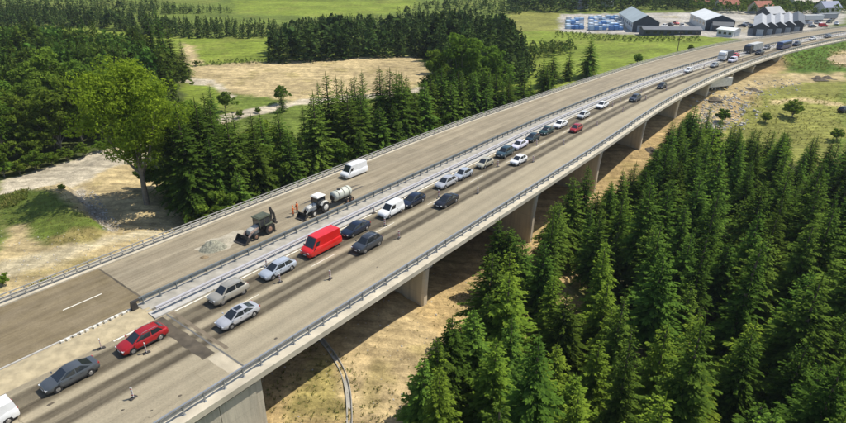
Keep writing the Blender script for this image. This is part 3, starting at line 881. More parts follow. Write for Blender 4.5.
# the trees whose tips stand out along the edge of the right-hand wood, against the piers and the meadow
for u, top, h, vv in ((424, 358, 11, 3), (436, 338, 12, 2), (449, 317, 13, 9), (470, 308, 12.5, 4), (485, 292, 11, 3), (496, 219, 13, 8), (505, 228, 12, 9), (517, 240, 11, 2), (544, 222, 12, 0), (552, 203, 13.5, 7), (563, 186, 14, 6), (578, 165, 15, 1), (590, 190, 12, 2), (603, 182, 13, 0), (614, 172, 13, 6), (624, 161, 14, 7),
                      (636, 168, 13, 2), (649, 164, 12, 4), (661, 142, 13, 7), (672, 120, 13, 1), (684, 103, 14, 6), (691, 112, 12, 3), (699, 105, 13, 7), (711, 118, 12, 2), (725, 124, 11, 0), (742, 128, 11, 4)):
    v = top + 15
    while v < top + 140:
        p = ground(u, v); d = p.z + h - CAM_H; zc = p.y * math.cos(TH) - d * math.sin(TH)
        if CY + FPX * -(d * math.cos(TH) + p.y * math.sin(TH)) / zc > top: break
        v += 2
    plant('spruce', p.x, p.y, h / SPV[vv][2], *wood_label(p.x, p.y, -18), vv, sxy=rnd.uniform(1.0, 1.25))
at_px('spruce', 551, 84, 52, 'dark spruce by the far carriageway edge, left of the tallest of three', sxy=1.35)
at_px('spruce', 567, 80, 52, 'slim dark spruce by the far carriageway edge, middle one of three', sxy=1.25)
at_px('spruce', 588, 77, 37, 'tall dark spruce standing alone at the edge of the green field', sxy=1.45)
at_px('broad', 637, 64, 53, 'small round bush beside the left railing below the green field', var=3)
at_px('broad', 690, 52, 44, 'low bush in the grass near the wooden pole', var=3)
# mixed trees along the left side of the viaduct
def sp_left(s, o, h, wd=.92):
    p = rp(s, o); v = min(range(10), key=lambda q: abs(SPV[q][2] - h) + rnd.uniform(0, 2.5))
    plant('spruce', p.x, p.y, h / SPV[v][2], 'spruce in the strip left of the viaduct, ' + ('behind the backhoe loader' if s < 84 else 'behind the parked white van' if s < 104 else 'below the bare field' if s < 135 else 'near the tall round leafy trees') + (', front rows' if o < 43 else ', back rows'), 'spruces left of the viaduct', v, sxy=wd * rnd.uniform(1.0, 1.45))
def br_left(s, o, h):
    p = rp(s, o); v = min(range(len(BRV)), key=lambda q: abs(BRV[q][2] - h) + rnd.uniform(0, 3))
    plant('broad', p.x, p.y, h / BRV[v][2], 'leafy tree in the tree strip left of the viaduct, ' + ('behind the backhoe loader' if s < 84 else 'behind the parked white van' if s < 104 else 'below the bare field' if s < 135 else 'near the tall round leafy trees'), 'leafy trees left of the viaduct', v)
r0 = random.Random(8)
SKYL = ([180, 190, 215, 240, 265, 285, 302, 318, 330, 345, 358, 385, 400, 420, 440, 470, 520, 560, 600], [95, 88, 102, 116, 113, 99, 106, 82, 68, 84, 72, 67, 72, 84, 66, 70, 72, 78, 80])
def cap(s, o, h):
    p = rp(s, o); z = hz(p.x, p.y)
    while h > 3:
        d = z + h - CAM_H; zc = p.y * math.cos(TH) - d * math.sin(TH); yc = -(d * math.cos(TH) + p.y * math.sin(TH))
        if CY + FPX * yc / zc >= float(np.interp(CX + FPX * p.x / zc, *SKYL)): break
        h -= .4
    return h
for row, (o0, gap, h0, h1) in enumerate(((36.3, 3.3, 7, 14), (40.5, 3.7, 13, 21), (45.5, 4.0, 16, 24), (51.5, 4.8, 16, 24))):
    s = 72 + row * 1.3
    while s < 176 - row * 2:
        if row == 0 and r0.random() < .45: br_left(s, o0 + r0.uniform(-1, 1), r0.uniform(4.5, 8))
        elif row in (1, 2, 3) and r0.random() < .28: br_left(s, o0 + r0.uniform(-1, 1), cap(s, o0, r0.uniform(8, 12)))
        elif not (row >= 4 and 92 < s < 102 and r0.random() < .6): oo = o0 + r0.uniform(-1.4, 1.4); sp_left(s, oo, cap(s, oo, r0.uniform(h0, h1) * (1.0 if s < 150 else .85)))
        s += gap * r0.uniform(.75, 1.3)
for s, o in ((178, 38), (184, 36.5), (190, 40), (186, 46), (194, 44)):
    sp_left(s, o, r0.uniform(7, 11))
# the big leafy trees behind the strip
for u, v, top, lab in ((462, 112, 36, 'tall round-crowned leafy tree rising above the spruces beside the viaduct'), (492, 104, 48, 'broad leafy tree with rounded crown right of the tallest leafy tree'),
                       (437, 108, 52, 'dark leafy tree with rounded crown left of the tallest leafy tree')):
    at_px('broad', u, v, top, lab, var=2)
# the big light-green tree by the sandy track
gp = ground(147, 204)
me, cl, lob = broad_mesh(301, 22.5, 7.0, LIM, 195, .24, 140, .26, 1.25)
bt = empty('ash_tree', (gp.x, gp.y, gp.z - .1), .6); bt.rotation_euler = (0, .05, .6)
tag(bt, 'big bright yellow-green leafy tree with forked trunk beside the sandy track', 'tree')
link('crown', me, bt); link('trunk', limb_mesh(22.5, .42, .27, lob, BARK_L, 3), bt)
# leafy wood at the left edge
LW = gpoly([(-60, 184), (0, 173), (60, 158), (112, 143), (150, 130), (165, 112), (100, 116), (0, 116), (-80, 124)])
pts = scatter(LW, 4.6, 110, 21)
for i, (x, y) in enumerate(pts):
    if rnd.random() < .05: plant('spruce', x, y, rnd.uniform(.75, 1.1), 'spruce among the leafy trees at the left edge', 'spruces in the leafy wood')
    else: plant('broad', x, y, rnd.uniform(.85, 1.3), 'leafy tree of the wood above the pale side road, ' + ('near the left border' if x < -62 else 'behind the big bright tree' if x > -44 else 'between left border and big tree'), 'trees of the leafy wood')
for u, v, h in ((158, 190, 6), (172, 196, 5), (182, 205, 4.5), (192, 200, 8), (202, 192, 7), (212, 190, 9), (170, 170, 9), (185, 165, 11), (200, 160, 12), (218, 170, 10)):
    p = ground(u, v); vv = min(range(4), key=lambda q: abs(BRV[q][2] - h))
    plant('broad', p.x, p.y, h / BRV[vv][2], 'leafy tree in the clump behind the big bright green tree', 'leafy trees behind the big tree', vv)
for u, v, top, lab in ((148, 79, 24, 'dark spruce at the left of the tall clump by the bare field'), (167, 77, 11, 'tallest dark spruce of the clump by the bare field'), (171, 82, 32, 'short dark spruce in front of the tall clump by the bare field'), (186, 78, 40, 'low dark spruce at the right end of the clump by the bare field'),
                       (100, 96, 42, 'spruce rising from the leafy wood straight above the big tree'), (124, 96, 40, 'spruce rising from the leafy wood behind the big tree crown'), (134, 104, 48, 'spruce half hidden behind the big bright tree'), (72, 84, 40, 'spruce rising from the middle of the leafy wood'), (48, 96, 46, 'spruce in the left half of the leafy wood'),
                       (158, 82, 14, 'tall dark spruce left of its twin at the corner of the bare field'), (176, 78, 22, 'tall dark spruce at the corner of the bare field, right of its twin'),
                       (112, 84, 34, 'dark pointed spruce rising from the leafy wood at the left'), (90, 88, 38, 'dark spruce rising from the leafy wood, left of the pointed one')):
    at_px('spruce', u, v, top, lab, sxy=.95)
for u, v, top, lab in ((215, 125, 86, 'dark spruce beside the gravel road bend, left of the leafy bush'), (283, 112, 92, 'small spruce at the near edge of the gravel road'), ):
    at_px('spruce', u, v, top, lab)
at_px('broad', 226, 112, 92, 'round leafy bush at the bend of the gravel road', var=1)
at_px('broad', 281, 104, 86, 'round leafy bush on the edge of the bare field', var=1)

# far woods: one mass each
def far_wood(name, label, poly, gap, n, h0, h1, seed, broad=.0, m=None, R=.26, nq=150, tab=None, szk=1.0):
    P = scatter(poly, gap, n, seed)
    r = np.random.RandomState(seed); V = []; T = []; TI = []; F = []
    hs = height([p[0] for p in P], [p[1] for p in P])
    for (x, y), z0 in zip(P, hs):
        h = r.uniform(h0, h1); ti = r.rand(); z0 = z0 - .3; isb = r.rand() < broad
        if tab:
            h = cap_xy(x, y, h, tab, z0) * r.uniform(.52, 1.0)
            if h < 2.6: continue
        n = nq
        if isb:
            d = r.normal(size=(n, 3)); d /= np.linalg.norm(d, axis=1)[:, None]; d[:, 2] = np.abs(d[:, 2]) * 1.25 - .4
            R_ = h * .36 * r.uniform(.8, 1.25)
            lump = 1 + .25 * np.sin(d[:, 0] * 4 + ti * 9) * np.cos(d[:, 1] * 5 + ti * 5)
            c = np.array([x, y, z0 + h * .5]) + d * np.array([R_, R_, h * .46]) * (lump * r.uniform(.75, 1.05, n))[:, None]
            sz = h * r.uniform(.07, .13, n); tp = np.clip(.2 + .5 * r.rand(n) + .25 * (lump - 1) * 3, 0, 1)
        else:
            f = r.rand(n) ** 1.05; a = r.rand(n) * 6.283; R_ = h * R * r.uniform(.8, 1.2)
            tier = .8 + .3 * np.abs(np.sin(f * 26 + ti * 6))
            rr = R_ * (1 - f) ** .85 * tier * r.uniform(.45, 1.08, n)
            c = np.stack([x + rr * np.cos(a), y + rr * np.sin(a), z0 + h * (.06 + .94 * f) - rr * .35], 1)
            d = np.stack([np.cos(a), np.sin(a), np.full(n, .1)], 1)
            sz = h * r.uniform(.055, .10, n) * (1.05 - .6 * f); tp = np.clip(rr / (R_ * (1 - f) ** .85 + .05) * .7 + r.uniform(-.2, .25, n), 0, 1)
        u_ = r.normal(size=(n, 3)) * .35 + d * np.array([1, 1, -.5]); u_ /= np.linalg.norm(u_, axis=1)[:, None]
        v_ = np.cross(u_, r.normal(size=(n, 3)) * .5 + np.array([0, 0, 1.0])); v_ /= np.linalg.norm(v_, axis=1)[:, None]
        sz = sz * szk; u_ = u_ * sz[:, None]; v_ = v_ * sz[:, None] * .7
        V.append(np.stack([c - u_, c - v_, c + u_, c + v_], 1).reshape(-1, 3)); T.append(np.repeat(tp, 4)); TI.append(np.full(n * 4, ti))
    V = np.concatenate(V); T = np.concatenate(T); TI = np.concatenate(TI); F = np.arange(len(V)).reshape(-1, 4)
    me = np_mesh(name, np.array(V), np.array(F), m or FAR, {'tip': np.array(T), 'tint': np.array(TI)})
    return tag(link(name, me), label, 'forest', None, 'stuff')
far_wood('mixed_wood', 'dense mixed wood of spruces and leafy trees at the upper left', gpoly([(165, 112), (100, 116), (0, 116), (-80, 124), (-80, 66), (0, 60), (100, 62), (150, 66), (172, 96)]), 4.0, 460, 10, 17, 30, .36, SPRF, nq=800, szk=.40)
far_wood('distant_wood', 'dark spruce wood behind the bare field', gpoly([(268, 63), (430, 58), (455, 95), (540, 78), (520, 50), (505, 34), (470, 20), (420, 14), (330, 18), (280, 30)]), 4.4, 680, 15, 22, 31, .10, tab=([265, 300, 330, 380, 420, 470, 505, 520, 545], [26, 16, 12, 13, 10, 6, 12, 22, 62]))
far_wood('distant_wood', 'dark spruce belt along the top left, above the strip of grass', gpoly([(-60, 30), (100, 28), (180, 39), (272, 38), (280, 28), (230, 24), (190, 17), (-60, 8)]), 4.0, 820, 12, 19, 32, .06, tab=([-60, 0, 60, 100, 140, 155, 230, 290], [0, 2, 4, 6, 8, 13, 15, 19]))
far_wood('distant_wood', 'hazy dark wood along the top left horizon', gpoly([(-60, 12), (190, 14), (225, 8), (180, -12), (-80, -14)]), 5.0, 1000, 14, 19, 33, .03, nq=90, tab=([-80, 150, 180, 226, 240], [-12, -4, 2, 5, 12]))
far_wood('distant_wood', 'far tree belt above the green field on the hill', gpoly([(395, 14), (520, 14), (520, -14), (420, -14), (400, 3)]), 5.2, 700, 12, 17, 34, .2, nq=80, tab=([395, 420, 450, 530], [6, 0, -4, -6]))
far_wood('distant_wood', 'dark wood behind the halls, along the top right', gpoly([(515, 13), (600, 11.5), (690, 9.5), (720, 6), (846, 2), (900, 2), (900, -16), (515, -16)]), 5.2, 1200, 8, 14, 35, .3, nq=80)
far_wood('tree_belt', 'trees and bushes around the red-roofed houses beyond the yard', gpoly([(690, 12), (745, 14), (790, 17), (846, 14), (846, 3), (690, 4)]), 5.0, 220, 4, 8, 36, .9, FARB, nq=80)
far_wood('distant_wood', 'dark wood edge at the top left, above the upper grass strip', gpoly([(130, 15), (235, 13.5), (236, 1), (130, 1)]), 3.8, 420, 8, 11, 40, .05, nq=90, tab=([130, 180, 226, 240], [0, 1, 3, 10]))
far_wood('hedge', 'dark hedge of bushes at the far edge of the green field', gpoly([(500, 52), (570, 47), (575, 52), (545, 58), (500, 62)]), 3.2, 60, 3, 5.5, 37, 1.0, FARB, nq=70)
far_wood('hedge', 'row of low bushes in front of the blue pallet yard', gpoly([(555, 32), (640, 37), (700, 38), (700, 42), (630, 42), (555, 38)]), 2.2, 170, .8, 2.0, 38, 1.0, FARB, nq=70)
far_wood('hedge', 'low bushes along the field edge above the bare soil', gpoly([(200, 62), (275, 60), (275, 64), (200, 66)]), 1.6, 110, .7, 1.5, 39, 1.0, FARB, nq=70)
print(TREES)

# ------------------------------------------------------------------ vehicles
GLASS = mat('vehicle_glass', (.018, .022, .026), .06, var=.1, coat=.5)
TYRE = mat('tyre_rubber', (.022, .021, .020), .85, var=.25, scale=3)
RIM = mat('alloy_rim', (.42, .41, .40), .35, .6)
DARKP = mat('dark_trim', (.025, .025, .026), .55)
LAMP = mat('headlamp', (.72, .74, .76), .12, .1, coat=.6)
REDL = mat('tail_lamp', (.38, .015, .012), .25, coat=.5)
PLATE = mat('number_plate', (.75, .75, .72), .5)
def paint(name, c, metal=.25):
    return mat('paint_' + name, c, .32, metal, var=.07, scale=1.2, coat=.55)
def wheel(parent, x, y, r, wd, side, rim=RIM, rr=.62):
    b = MB(); b.cyl((x, y - wd / 2, r), (x, y + wd / 2, r), r, n=18)
    wl = b.build('wheel', TYRE, parent, 40)
    k = MB(); yo = y + side * (wd / 2)
    k.cyl((x, yo - .02 * side, r), (x, yo + .012 * side, r), r * rr, r * rr * .9, n=14)
    for i in range(5):
        a = i * 1.2566
        k.box((x + math.cos(a) * r * rr * .45, yo + .016 * side, r + math.sin(a) * r * rr * .45), (r * rr * .8, .02, r * .12), ry=-a)
    k.build('rim', rim, wl, 40)
    return wl
CAR = {
    'sedan': dict(L=4.75, W=1.84, st=[(1.0, .60, .60, .30), (.955, .70, .80, .22), (.80, .79, .90, .2), (.43, .93, .915, .2), (0, .955, .92, .2), (-.45, .97, .92, .2), (-.80, 1.0, .89, .22), (-.955, .97, .81, .26), (-1.0, .72, .68, .34)],
                  gh=(1.32, .30, -.88, -2.00, .92, 1.45, 1.005), ax=(1.42, -1.40), r=.33),
    'hatch': dict(L=4.1, W=1.76, st=[(1.0, .62, .62, .30), (.95, .72, .80, .22), (.78, .82, .86, .2), (.45, .97, .88, .2), (0, .99, .88, .2), (-.6, 1.02, .88, .2), (-.92, 1.03, .84, .22), (-1.0, .90, .74, .32)],
                  gh=(1.28, .28, -1.22, -1.95, .94, 1.50, 1.03), ax=(1.28, -1.26), r=.31),
    'wagon': dict(L=4.75, W=1.84, st=[(1.0, .62, .62, .30), (.955, .72, .80, .22), (.80, .82, .90, .2), (.44, .96, .915, .2), (0, .98, .92, .2), (-.6, 1.0, .92, .2), (-.93, 1.02, .87, .24), (-1.0, .86, .74, .34)],
                  gh=(1.32, .32, -1.55, -2.28, .95, 1.51, 1.03), ax=(1.42, -1.38), r=.335),
    'suv': dict(L=4.6, W=1.90, st=[(1.0, .76, .68, .36), (.955, .90, .84, .28), (.80, .99, .93, .28), (.46, 1.08, .945, .28), (0, 1.10, .95, .28), (-.6, 1.11, .95, .28), (-.93, 1.12, .90, .32), (-1.0, .92, .78, .42)],
                gh=(1.28, .42, -1.60, -2.20, 1.05, 1.71, 1.13), ax=(1.38, -1.36), r=.37),
    'small_van': dict(L=4.5, W=1.84, st=[(1.0, .66, .64, .30), (.955, .80, .82, .22), (.80, .92, .89, .2), (.50, 1.08, .915, .2), (0, 1.10, .92, .2), (-.6, 1.10, .92, .2), (-.97, 1.10, .90, .24), (-1.0, .95, .84, .34)],
                      gh=(1.22, .42, -2.08, -2.22, 1.08, 1.86, 1.10), ax=(1.36, -1.32), r=.32, panel=True, top=.88, bwf=.93),
    'panel_van': dict(L=6.4, W=2.06, st=[(1.0, .78, .76, .34), (.965, .98, .92, .26), (.86, 1.12, 1.0, .25), (.70, 1.32, 1.02, .25), (0, 1.36, 1.03, .25), (-.6, 1.36, 1.03, .25), (-.985, 1.36, 1.02, .3), (-1.0, 1.1, .97, .4)],
                      gh=(2.35, 1.45, -3.06, -3.16, 1.33, 2.62, 1.36), ax=(2.15, -1.95), r=.36, panel=True, top=.93, bwf=.965),
}
def car(name, kind, pm, pos, rz, label, cat='car', group=None, extras=()):
    K = CAR[kind]; L, W = K['L'], K['W']; hw = W / 2
    e = empty(name, pos, rz); tag(e, label, cat, group)
    rings = []
    for fx, zt, wf, zb in K['st']:
        x = fx * L / 2; w_ = wf * hw / .92; zm = (zb + zt) / 2
        half = [(.80 * w_, zb), (.97 * w_, zb + .10), (1.0 * w_, zm), (.975 * w_, zm + (zt - zm) * .6), (.90 * w_, zt), (.55 * w_, zt + .035)]
        rings.append([(x, y, z) for y, z in half] + [(x, -y, z) for y, z in half[::-1]])
    b = MB(); b.loft(rings); body = b.build('body', pm, e, 50)
    xa, xb, xc, xd, za, zr, zd = K['gh']
    bw = hw * K.get('bwf', .885); tw = bw * K.get('top', .78)
    g = MB()
    base = [(xa, bw * .90, za - .03), (xd, bw * .92, zd - .03), (xd, -bw * .92, zd - .03), (xa, -bw * .90, za - .03)]
    xm = (xb + xc) / 2
    g.add([(xa, bw * .90, za - .05), (xm, bw, za - .02), (xd, bw * .90, zd - .05), (xd, -bw * .90, zd - .05), (xm, -bw, za - .02), (xa, -bw * .90, za - .05),
           (xb, tw * .92, zr - .03), (xm, tw, zr), (xc, tw * .93, zr - .04), (xc, -tw * .93, zr - .04), (xm, -tw, zr), (xb, -tw * .92, zr - .03),
           (xb - .05, 0, zr + .015), (xm, 0, zr + .05), (xc + .05, 0, zr + .0)],
          [(0, 1, 7, 6), (1, 2, 8, 7), (3, 4, 10, 9), (4, 5, 11, 10), (5, 0, 6, 12, 11), (2, 3, 9, 14, 8), (6, 7, 13, 12), (7, 8, 14, 13), (11, 12, 13, 10), (10, 13, 14, 9)])
    g.build('cabin', pm, e, 48)
    def pane(nm, q, t0, t1, u0, u1, m=GLASS, lift=.012):
        """q: bottom-left, bottom-right, top-right, top-left"""
        q = [Vector(p) for p in q]
        def pt(u, t): return q[0].lerp(q[1], u).lerp(q[3].lerp(q[2], u), t)
        vs = [pt(u0, t0), pt(u1, t0), pt(u1, t1), pt(u0, t1)]
        n = (vs[1] - vs[0]).cross(vs[3] - vs[0]).normalized()
        c = Vector((xm, 0, za)); 
        if n.dot(vs[0] - c) < 0: n = -n
        mb = MB(); f = [v + n * lift for v in vs]; mb.add(f + [v - n * .01 for v in vs], [(0, 1, 2, 3), (0, 4, 5, 1), (1, 5, 6, 2), (2, 6, 7, 3), (3, 7, 4, 0)])
        return mb.build(nm, m, e)
    pane('windscreen', [(xa, bw * .90, za - .03), (xa, -bw * .90, za - .03), (xb, -tw * .92, zr - .03), (xb, tw * .92, zr - .03)], .05, .95, .05, .95)
    if not K.get('panel'):
        pane('rear_window', [(xd, bw * .90, zd - .03), (xd, -bw * .90, zd - .03), (xc, -tw * .93, zr - .04), (xc, tw * .93, zr - .04)], .16, .86, .09, .91)
    for sd in (1, -1):
        qf = [(xa, sd * bw * .90, za - .05), (xm, sd * bw, za - .02), (xm, sd * tw, zr), (xb, sd * tw * .92, zr - .03)]
        qr = [(xm, sd * bw, za - .02), (xd, sd * bw * .90, zd - .05), (xc, sd * tw * .93, zr - .04), (xm, sd * tw, zr)]
        if K.get('panel'):
            fr = .62 if kind == 'small_van' else .34
            pane('side_window', qf, .14, .82 if kind == 'small_van' else .60, .10, fr)
        else:
            pane('side_window', qf, .10, .90, .14, .965); pane('side_window', qr, .10, .90, .035, .78)
    for ax in K['ax']:
        for sd in (1, -1):
            r = K['r']; yb = hw * .985
            am = MB(); am.cyl((ax, sd * (yb - .30), r + .02), (ax, sd * (yb + .004), r + .02), r * 1.16, n=18); am.build('wheel_arch', DARKP, e)
            wheel(e, ax, sd * (yb - .085), r, .20, sd)
    zn = K['st'][1][1] - .09; xn = K['st'][1][0] * L / 2
    for sd in (1, -1):
        h = MB(); h.box((xn - .02, sd * hw * .66, zn), (.20, hw * .34, .14), rz=-sd * .25, ry=.15); h.build('headlight', LAMP, e)
        zt = K['st'][-2][1] - .10; t = MB(); t.box((-abs(K['st'][-2][0]) * L / 2 - .0, sd * hw * .72, zt), (.16, hw * .26, .16)); t.build('tail_light', REDL, e)
        mr = MB(); mr.box((xa - .22, sd * (hw + .09), za + .10), (.12, .20, .13)); mr.build('wing_mirror', pm if kind != 'panel_van' else DARKP, e)
    gr = MB(); gr.box((L / 2 - .03, 0, K['st'][0][1] - .13), (.07, hw * .95, .13)); gr.build('grille', DARKP, e)
    bp_ = MB(); bp_.box((L / 2 - .02, 0, K['st'][0][3] + .07), (.10, hw * 1.15, .14)); bp_.build('bumper', DARKP, e)
    pl = MB(); pl.box((L / 2 + .012, 0, K['st'][0][3] + .20), (.02, .5, .11)); pl.build('number_plate', PLATE, e)
    for sd in (1, -1):
        st_ = MB(); zz = K['st'][3][3] + (.34 if kind == 'panel_van' else .13); st_.box(((K['ax'][0] + K['ax'][1]) / 2, sd * (hw * .992), zz), (K['ax'][0] - K['ax'][1] - K['r'] * 2.5, .03, .13)); st_.build('side_trim', DARKP, e)
        for xq in ((xb + .25, xm - .05) if not K.get('panel') else (xb - .55,)):
            dh = MB(); dh.box((xq - .35, sd * hw * .985, za - .13), (.2, .035, .04)); dh.build('door_handle', DARKP, e)
    if 'sunroof' in extras:
        sr = MB(); sr.box((xm + .15, 0, zr + .045), (.75, tw * 1.0, .03)); sr.build('sunroof', GLASS, e)
    if 'rails' in extras:
        for sd in (1, -1):
            q = MB(); q.tube([(xb - .1, sd * tw * .88, zr + .0), (xb - .25, sd * tw * .88, zr + .08), (xc + .25, sd * tw * .88, zr + .07), (xc + .1, sd * tw * .88, zr - .02)], [.02] * 4, 6); q.build('roof_rail', RIM, e)
    return e
def face(s): return math.atan2(-math.cos(head(s)), -math.sin(head(s)))       # towards the camera's end of the road
COL = dict(slate=(.085, .095, .105), red=(.42, .012, .016), silver=(.50, .50, .52), champagne=(.40, .37, .31), icy=(.48, .52, .58), navy=(.012, .020, .045), graphite=(.045, .052, .065), white=(.78, .78, .77),
           black=(.012, .012, .016), beige=(.52, .48, .36), teal=(.035, .075, .095), lilac=(.66, .64, .74), green=(.015, .055, .045), darkteal=(.02, .045, .06), pearl=(.70, .70, .68), greyish=(.30, .31, .32), vanred=(.62, .012, .010))
QUEUE = [
    ('van', 'small_van', 'white', 35.6, 11.0, 'white van cut off by the lower left corner', 'van', ()),
    ('car', 'sedan', 'slate', 42.5, 11.7, 'slate grey saloon car nearest the lower left corner', 'car', ()),
    ('car', 'wagon', 'red', 49.3, 11.6, 'dark red estate car passing the soil strip before the joint', 'car', ('rails',)),
    ('car', 'sedan', 'silver', 57.6, 7.4, 'silver saloon car with dark sunroof in the outer lane', 'car', ('sunroof',)),
    ('car', 'suv', 'champagne', 59.6, 12.0, 'champagne off-road estate car beside the silver saloon', 'car', ('rails',)),
    ('car', 'wagon', 'icy', 66.5, 11.8, 'pale blue-silver estate car in front of the red van', 'car', ('rails',)),
    ('van', 'panel_van', 'vanred', 73.8, 12.0, 'bright red high-roof panel van', 'van', ()),
    ('car', 'sedan', 'navy', 80.3, 12.0, 'navy saloon car right behind the red van', 'car', ()),
    ('car', 'suv', 'graphite', 78.0, 7.6, 'graphite crossover car in the outer lane beside the red van', 'car', ('rails',)),
    ('van', 'small_van', 'white', 87.9, 12.0, 'small white delivery van in the queue behind the navy saloon', 'van', ()),
    ('car', 'wagon', 'navy', 92.9, 11.8, 'dark blue estate car tailing the small white van', 'car', ()),
    ('car', 'sedan', 'black', 96.0, 7.6, 'black saloon car alone in the outer lane', 'car', ()),
    ('car', 'wagon', 'silver', 102.2, 12.1, 'silver estate car, front one of the silver pair mid-bridge', 'car', ()),
    ('car', 'hatch', 'icy', 107.1, 12.0, 'pale silver hatchback, rear one of the silver pair mid-bridge', 'car', ()),
    ('car', 'hatch', 'beige', 114.2, 12.0, 'beige small car between the silver pair and the teal car', 'car', ()),
    ('car', 'suv', 'teal', 121.5, 12.1, 'grey-teal off-road car in front of the lilac-white saloon', 'car', ()),
    ('car', 'sedan', 'lilac', 127.6, 12.3, 'lilac-white saloon car behind the grey-teal off-road car', 'car', ()),
    ('car', 'hatch', 'white', 119.4, 7.9, 'white hatchback in the outer lane beside the grey-teal car', 'car', ()),
    ('car', 'hatch', 'darkteal', 133.3, 12.4, 'dark blue-teal hatchback behind the lilac-white saloon', 'car', ()),
    ('car', 'sedan', 'green', 139.8, 12.4, 'dark green saloon car in front of the white saloon', 'car', ()),
    ('car', 'sedan', 'white', 146.2, 12.3, 'white saloon car at the end of the dense queue', 'car', ()),
    ('car', 'hatch', 'red', 145.2, 8.1, 'bright red hatchback in the outer lane', 'car', ()),
    ('car', 'hatch', 'pearl', 156.5, 11.4, 'pearl white hatchback following the dense queue', 'car', ()),
    ('car', 'sedan', 'white', 168.3, 11.8, 'white saloon car halfway along the curve, behind the pearl hatchback', 'car', ()),
    ('car', 'suv', 'graphite', 180.0, 8.0, 'dark grey car in the outer lane, nearer of the two lone dark cars', 'car', ()),
    ('car', 'hatch', 'black', 199.8, 8.4, 'black car in the outer lane, farther of the two lone dark cars', 'car', ()),
    ('car', 'hatch', 'white', 228.0, 11.6, 'white car alone before the first lorry on the far curve', 'car', ()),
    ('car', 'hatch', 'greyish', 243.0, 9.2, 'grey car below the first lorry on the far curve', 'car', ()),
    ('van', 'small_van', 'lilac', 257.0, 8.6, 'pale lilac van beside the first lorry on the far curve', 'van', ()),
    ('car', 'hatch', 'vanred', 268.0, 12.0, 'red car right behind the first lorry on the far curve', 'car', ()),
    ('car', 'suv', 'black', 281.5, 8.8, 'black car beside the long grey lorry far off', 'car', ()),
    ('car', 'hatch', 'greyish', 296.0, 12.2, 'grey car behind the long grey lorry far off', 'car', ()),
    ('car', 'suv', 'navy', 315.0, 8.6, 'dark car following the blue coach far off', 'car', ()),
    ('car', 'hatch', 'white', 338.0, 12.0, 'tiny white car near the right picture edge on the far road', 'car', ()),
    ('car', 'wagon', 'greyish', 352.0, 12.0, 'tiny grey car nearest the right picture edge on the far road', 'car', ()),
]
for nm, kind, c, s, o, lab, cat, ex in QUEUE:
    cr = car(nm, kind, paint(c, COL[c], .0 if c in ('white', 'vanred', 'lilac') else .3), rp(s, o, .004), face(s) + rnd.uniform(-.015, .015), lab, cat, 'vehicles in the queue on the right carriageway', ex)
    if kind == 'panel_van': cr.scale = (.9, .95, .93)
wv = car('van', 'panel_van', paint('white', COL['white'], 0), rp(96.2, 27.8, .004), face(96) - .02, 'white panel van parked at the left railing of the closed carriageway', 'van')
wv.scale = (.82, .9, .84)

def lorry(label, pos, rz, cabc, boxc, boxh=3.9, L=12.5, flat=False):
    e = empty('lorry', pos, rz); tag(e, label, 'lorry', 'vehicles in the queue on the right carriageway')
    x1 = L / 2
    b = MB(); b.loft([[(x, y, z) for y, z in ((1.2, .55), (1.22, 1.6), (1.12, zt), (-1.12, zt), (-1.22, 1.6), (-1.2, .55))] for x, zt in ((x1, 2.5), (x1 - .35, 3.0), (x1 - 1.0, 3.25), (x1 - 2.1, 3.3))]); b.build('cab', cabc, e, 30)
    g = MB(); g.box((x1 - .15, 0, 2.2), (.12, 2.1, .85), ry=-.35); g.build('windscreen', GLASS, e)
    for sd in (1, -1):
        q = MB(); q.box((x1 - 1.0, sd * 1.2, 2.2), (.8, .06, .7)); q.build('side_window', GLASS, e)
        h = MB(); h.box((x1 + .0, sd * .85, .95), (.1, .4, .22)); h.build('headlight', LAMP, e)
    c = MB(); c.box((-1.0, 0, .85), (L - 2.2, 1.1, .35)); c.build('chassis', DARKP, e)
    t = MB(); t.box((-1.3, 0, 1.1 + (boxh - 1.1) / 2), (L - 2.9, 2.5, boxh - 1.1)); bx = t.build('cargo_box', boxc, e)
    for i in range(6):
        for sd in (1, -1):
            r_ = MB(); r_.box((-1.3 - (L - 2.9) / 2 + .4 + i * (L - 3.7) / 5, sd * 1.27, 1.1 + (boxh - 1.1) / 2), (.10, .05, boxh - 1.2)); r_.build('stiffener', boxc, bx)
    for ax in (x1 - 1.3, -x1 + 4.3, -x1 + 2.9, -x1 + 1.6):
        for sd in (1, -1): wheel(e, ax, sd * 1.1, .5, .32, sd, RIM, .5)
    return e
lorry('white-cabbed lorry with dark box leading the far curve', rp(259.5, 12.2, .004), face(259), paint('white', COL['white']), mat('dark_tarp', (.10, .11, .12), .7), 3.2, 7.6)
lorry('long grey lorry with pale box on the far curve', rp(284.0, 12.4, .004), face(284), paint('graphite', COL['graphite']), mat('grey_tarp', (.42, .43, .42), .7), 3.4, 11.5)
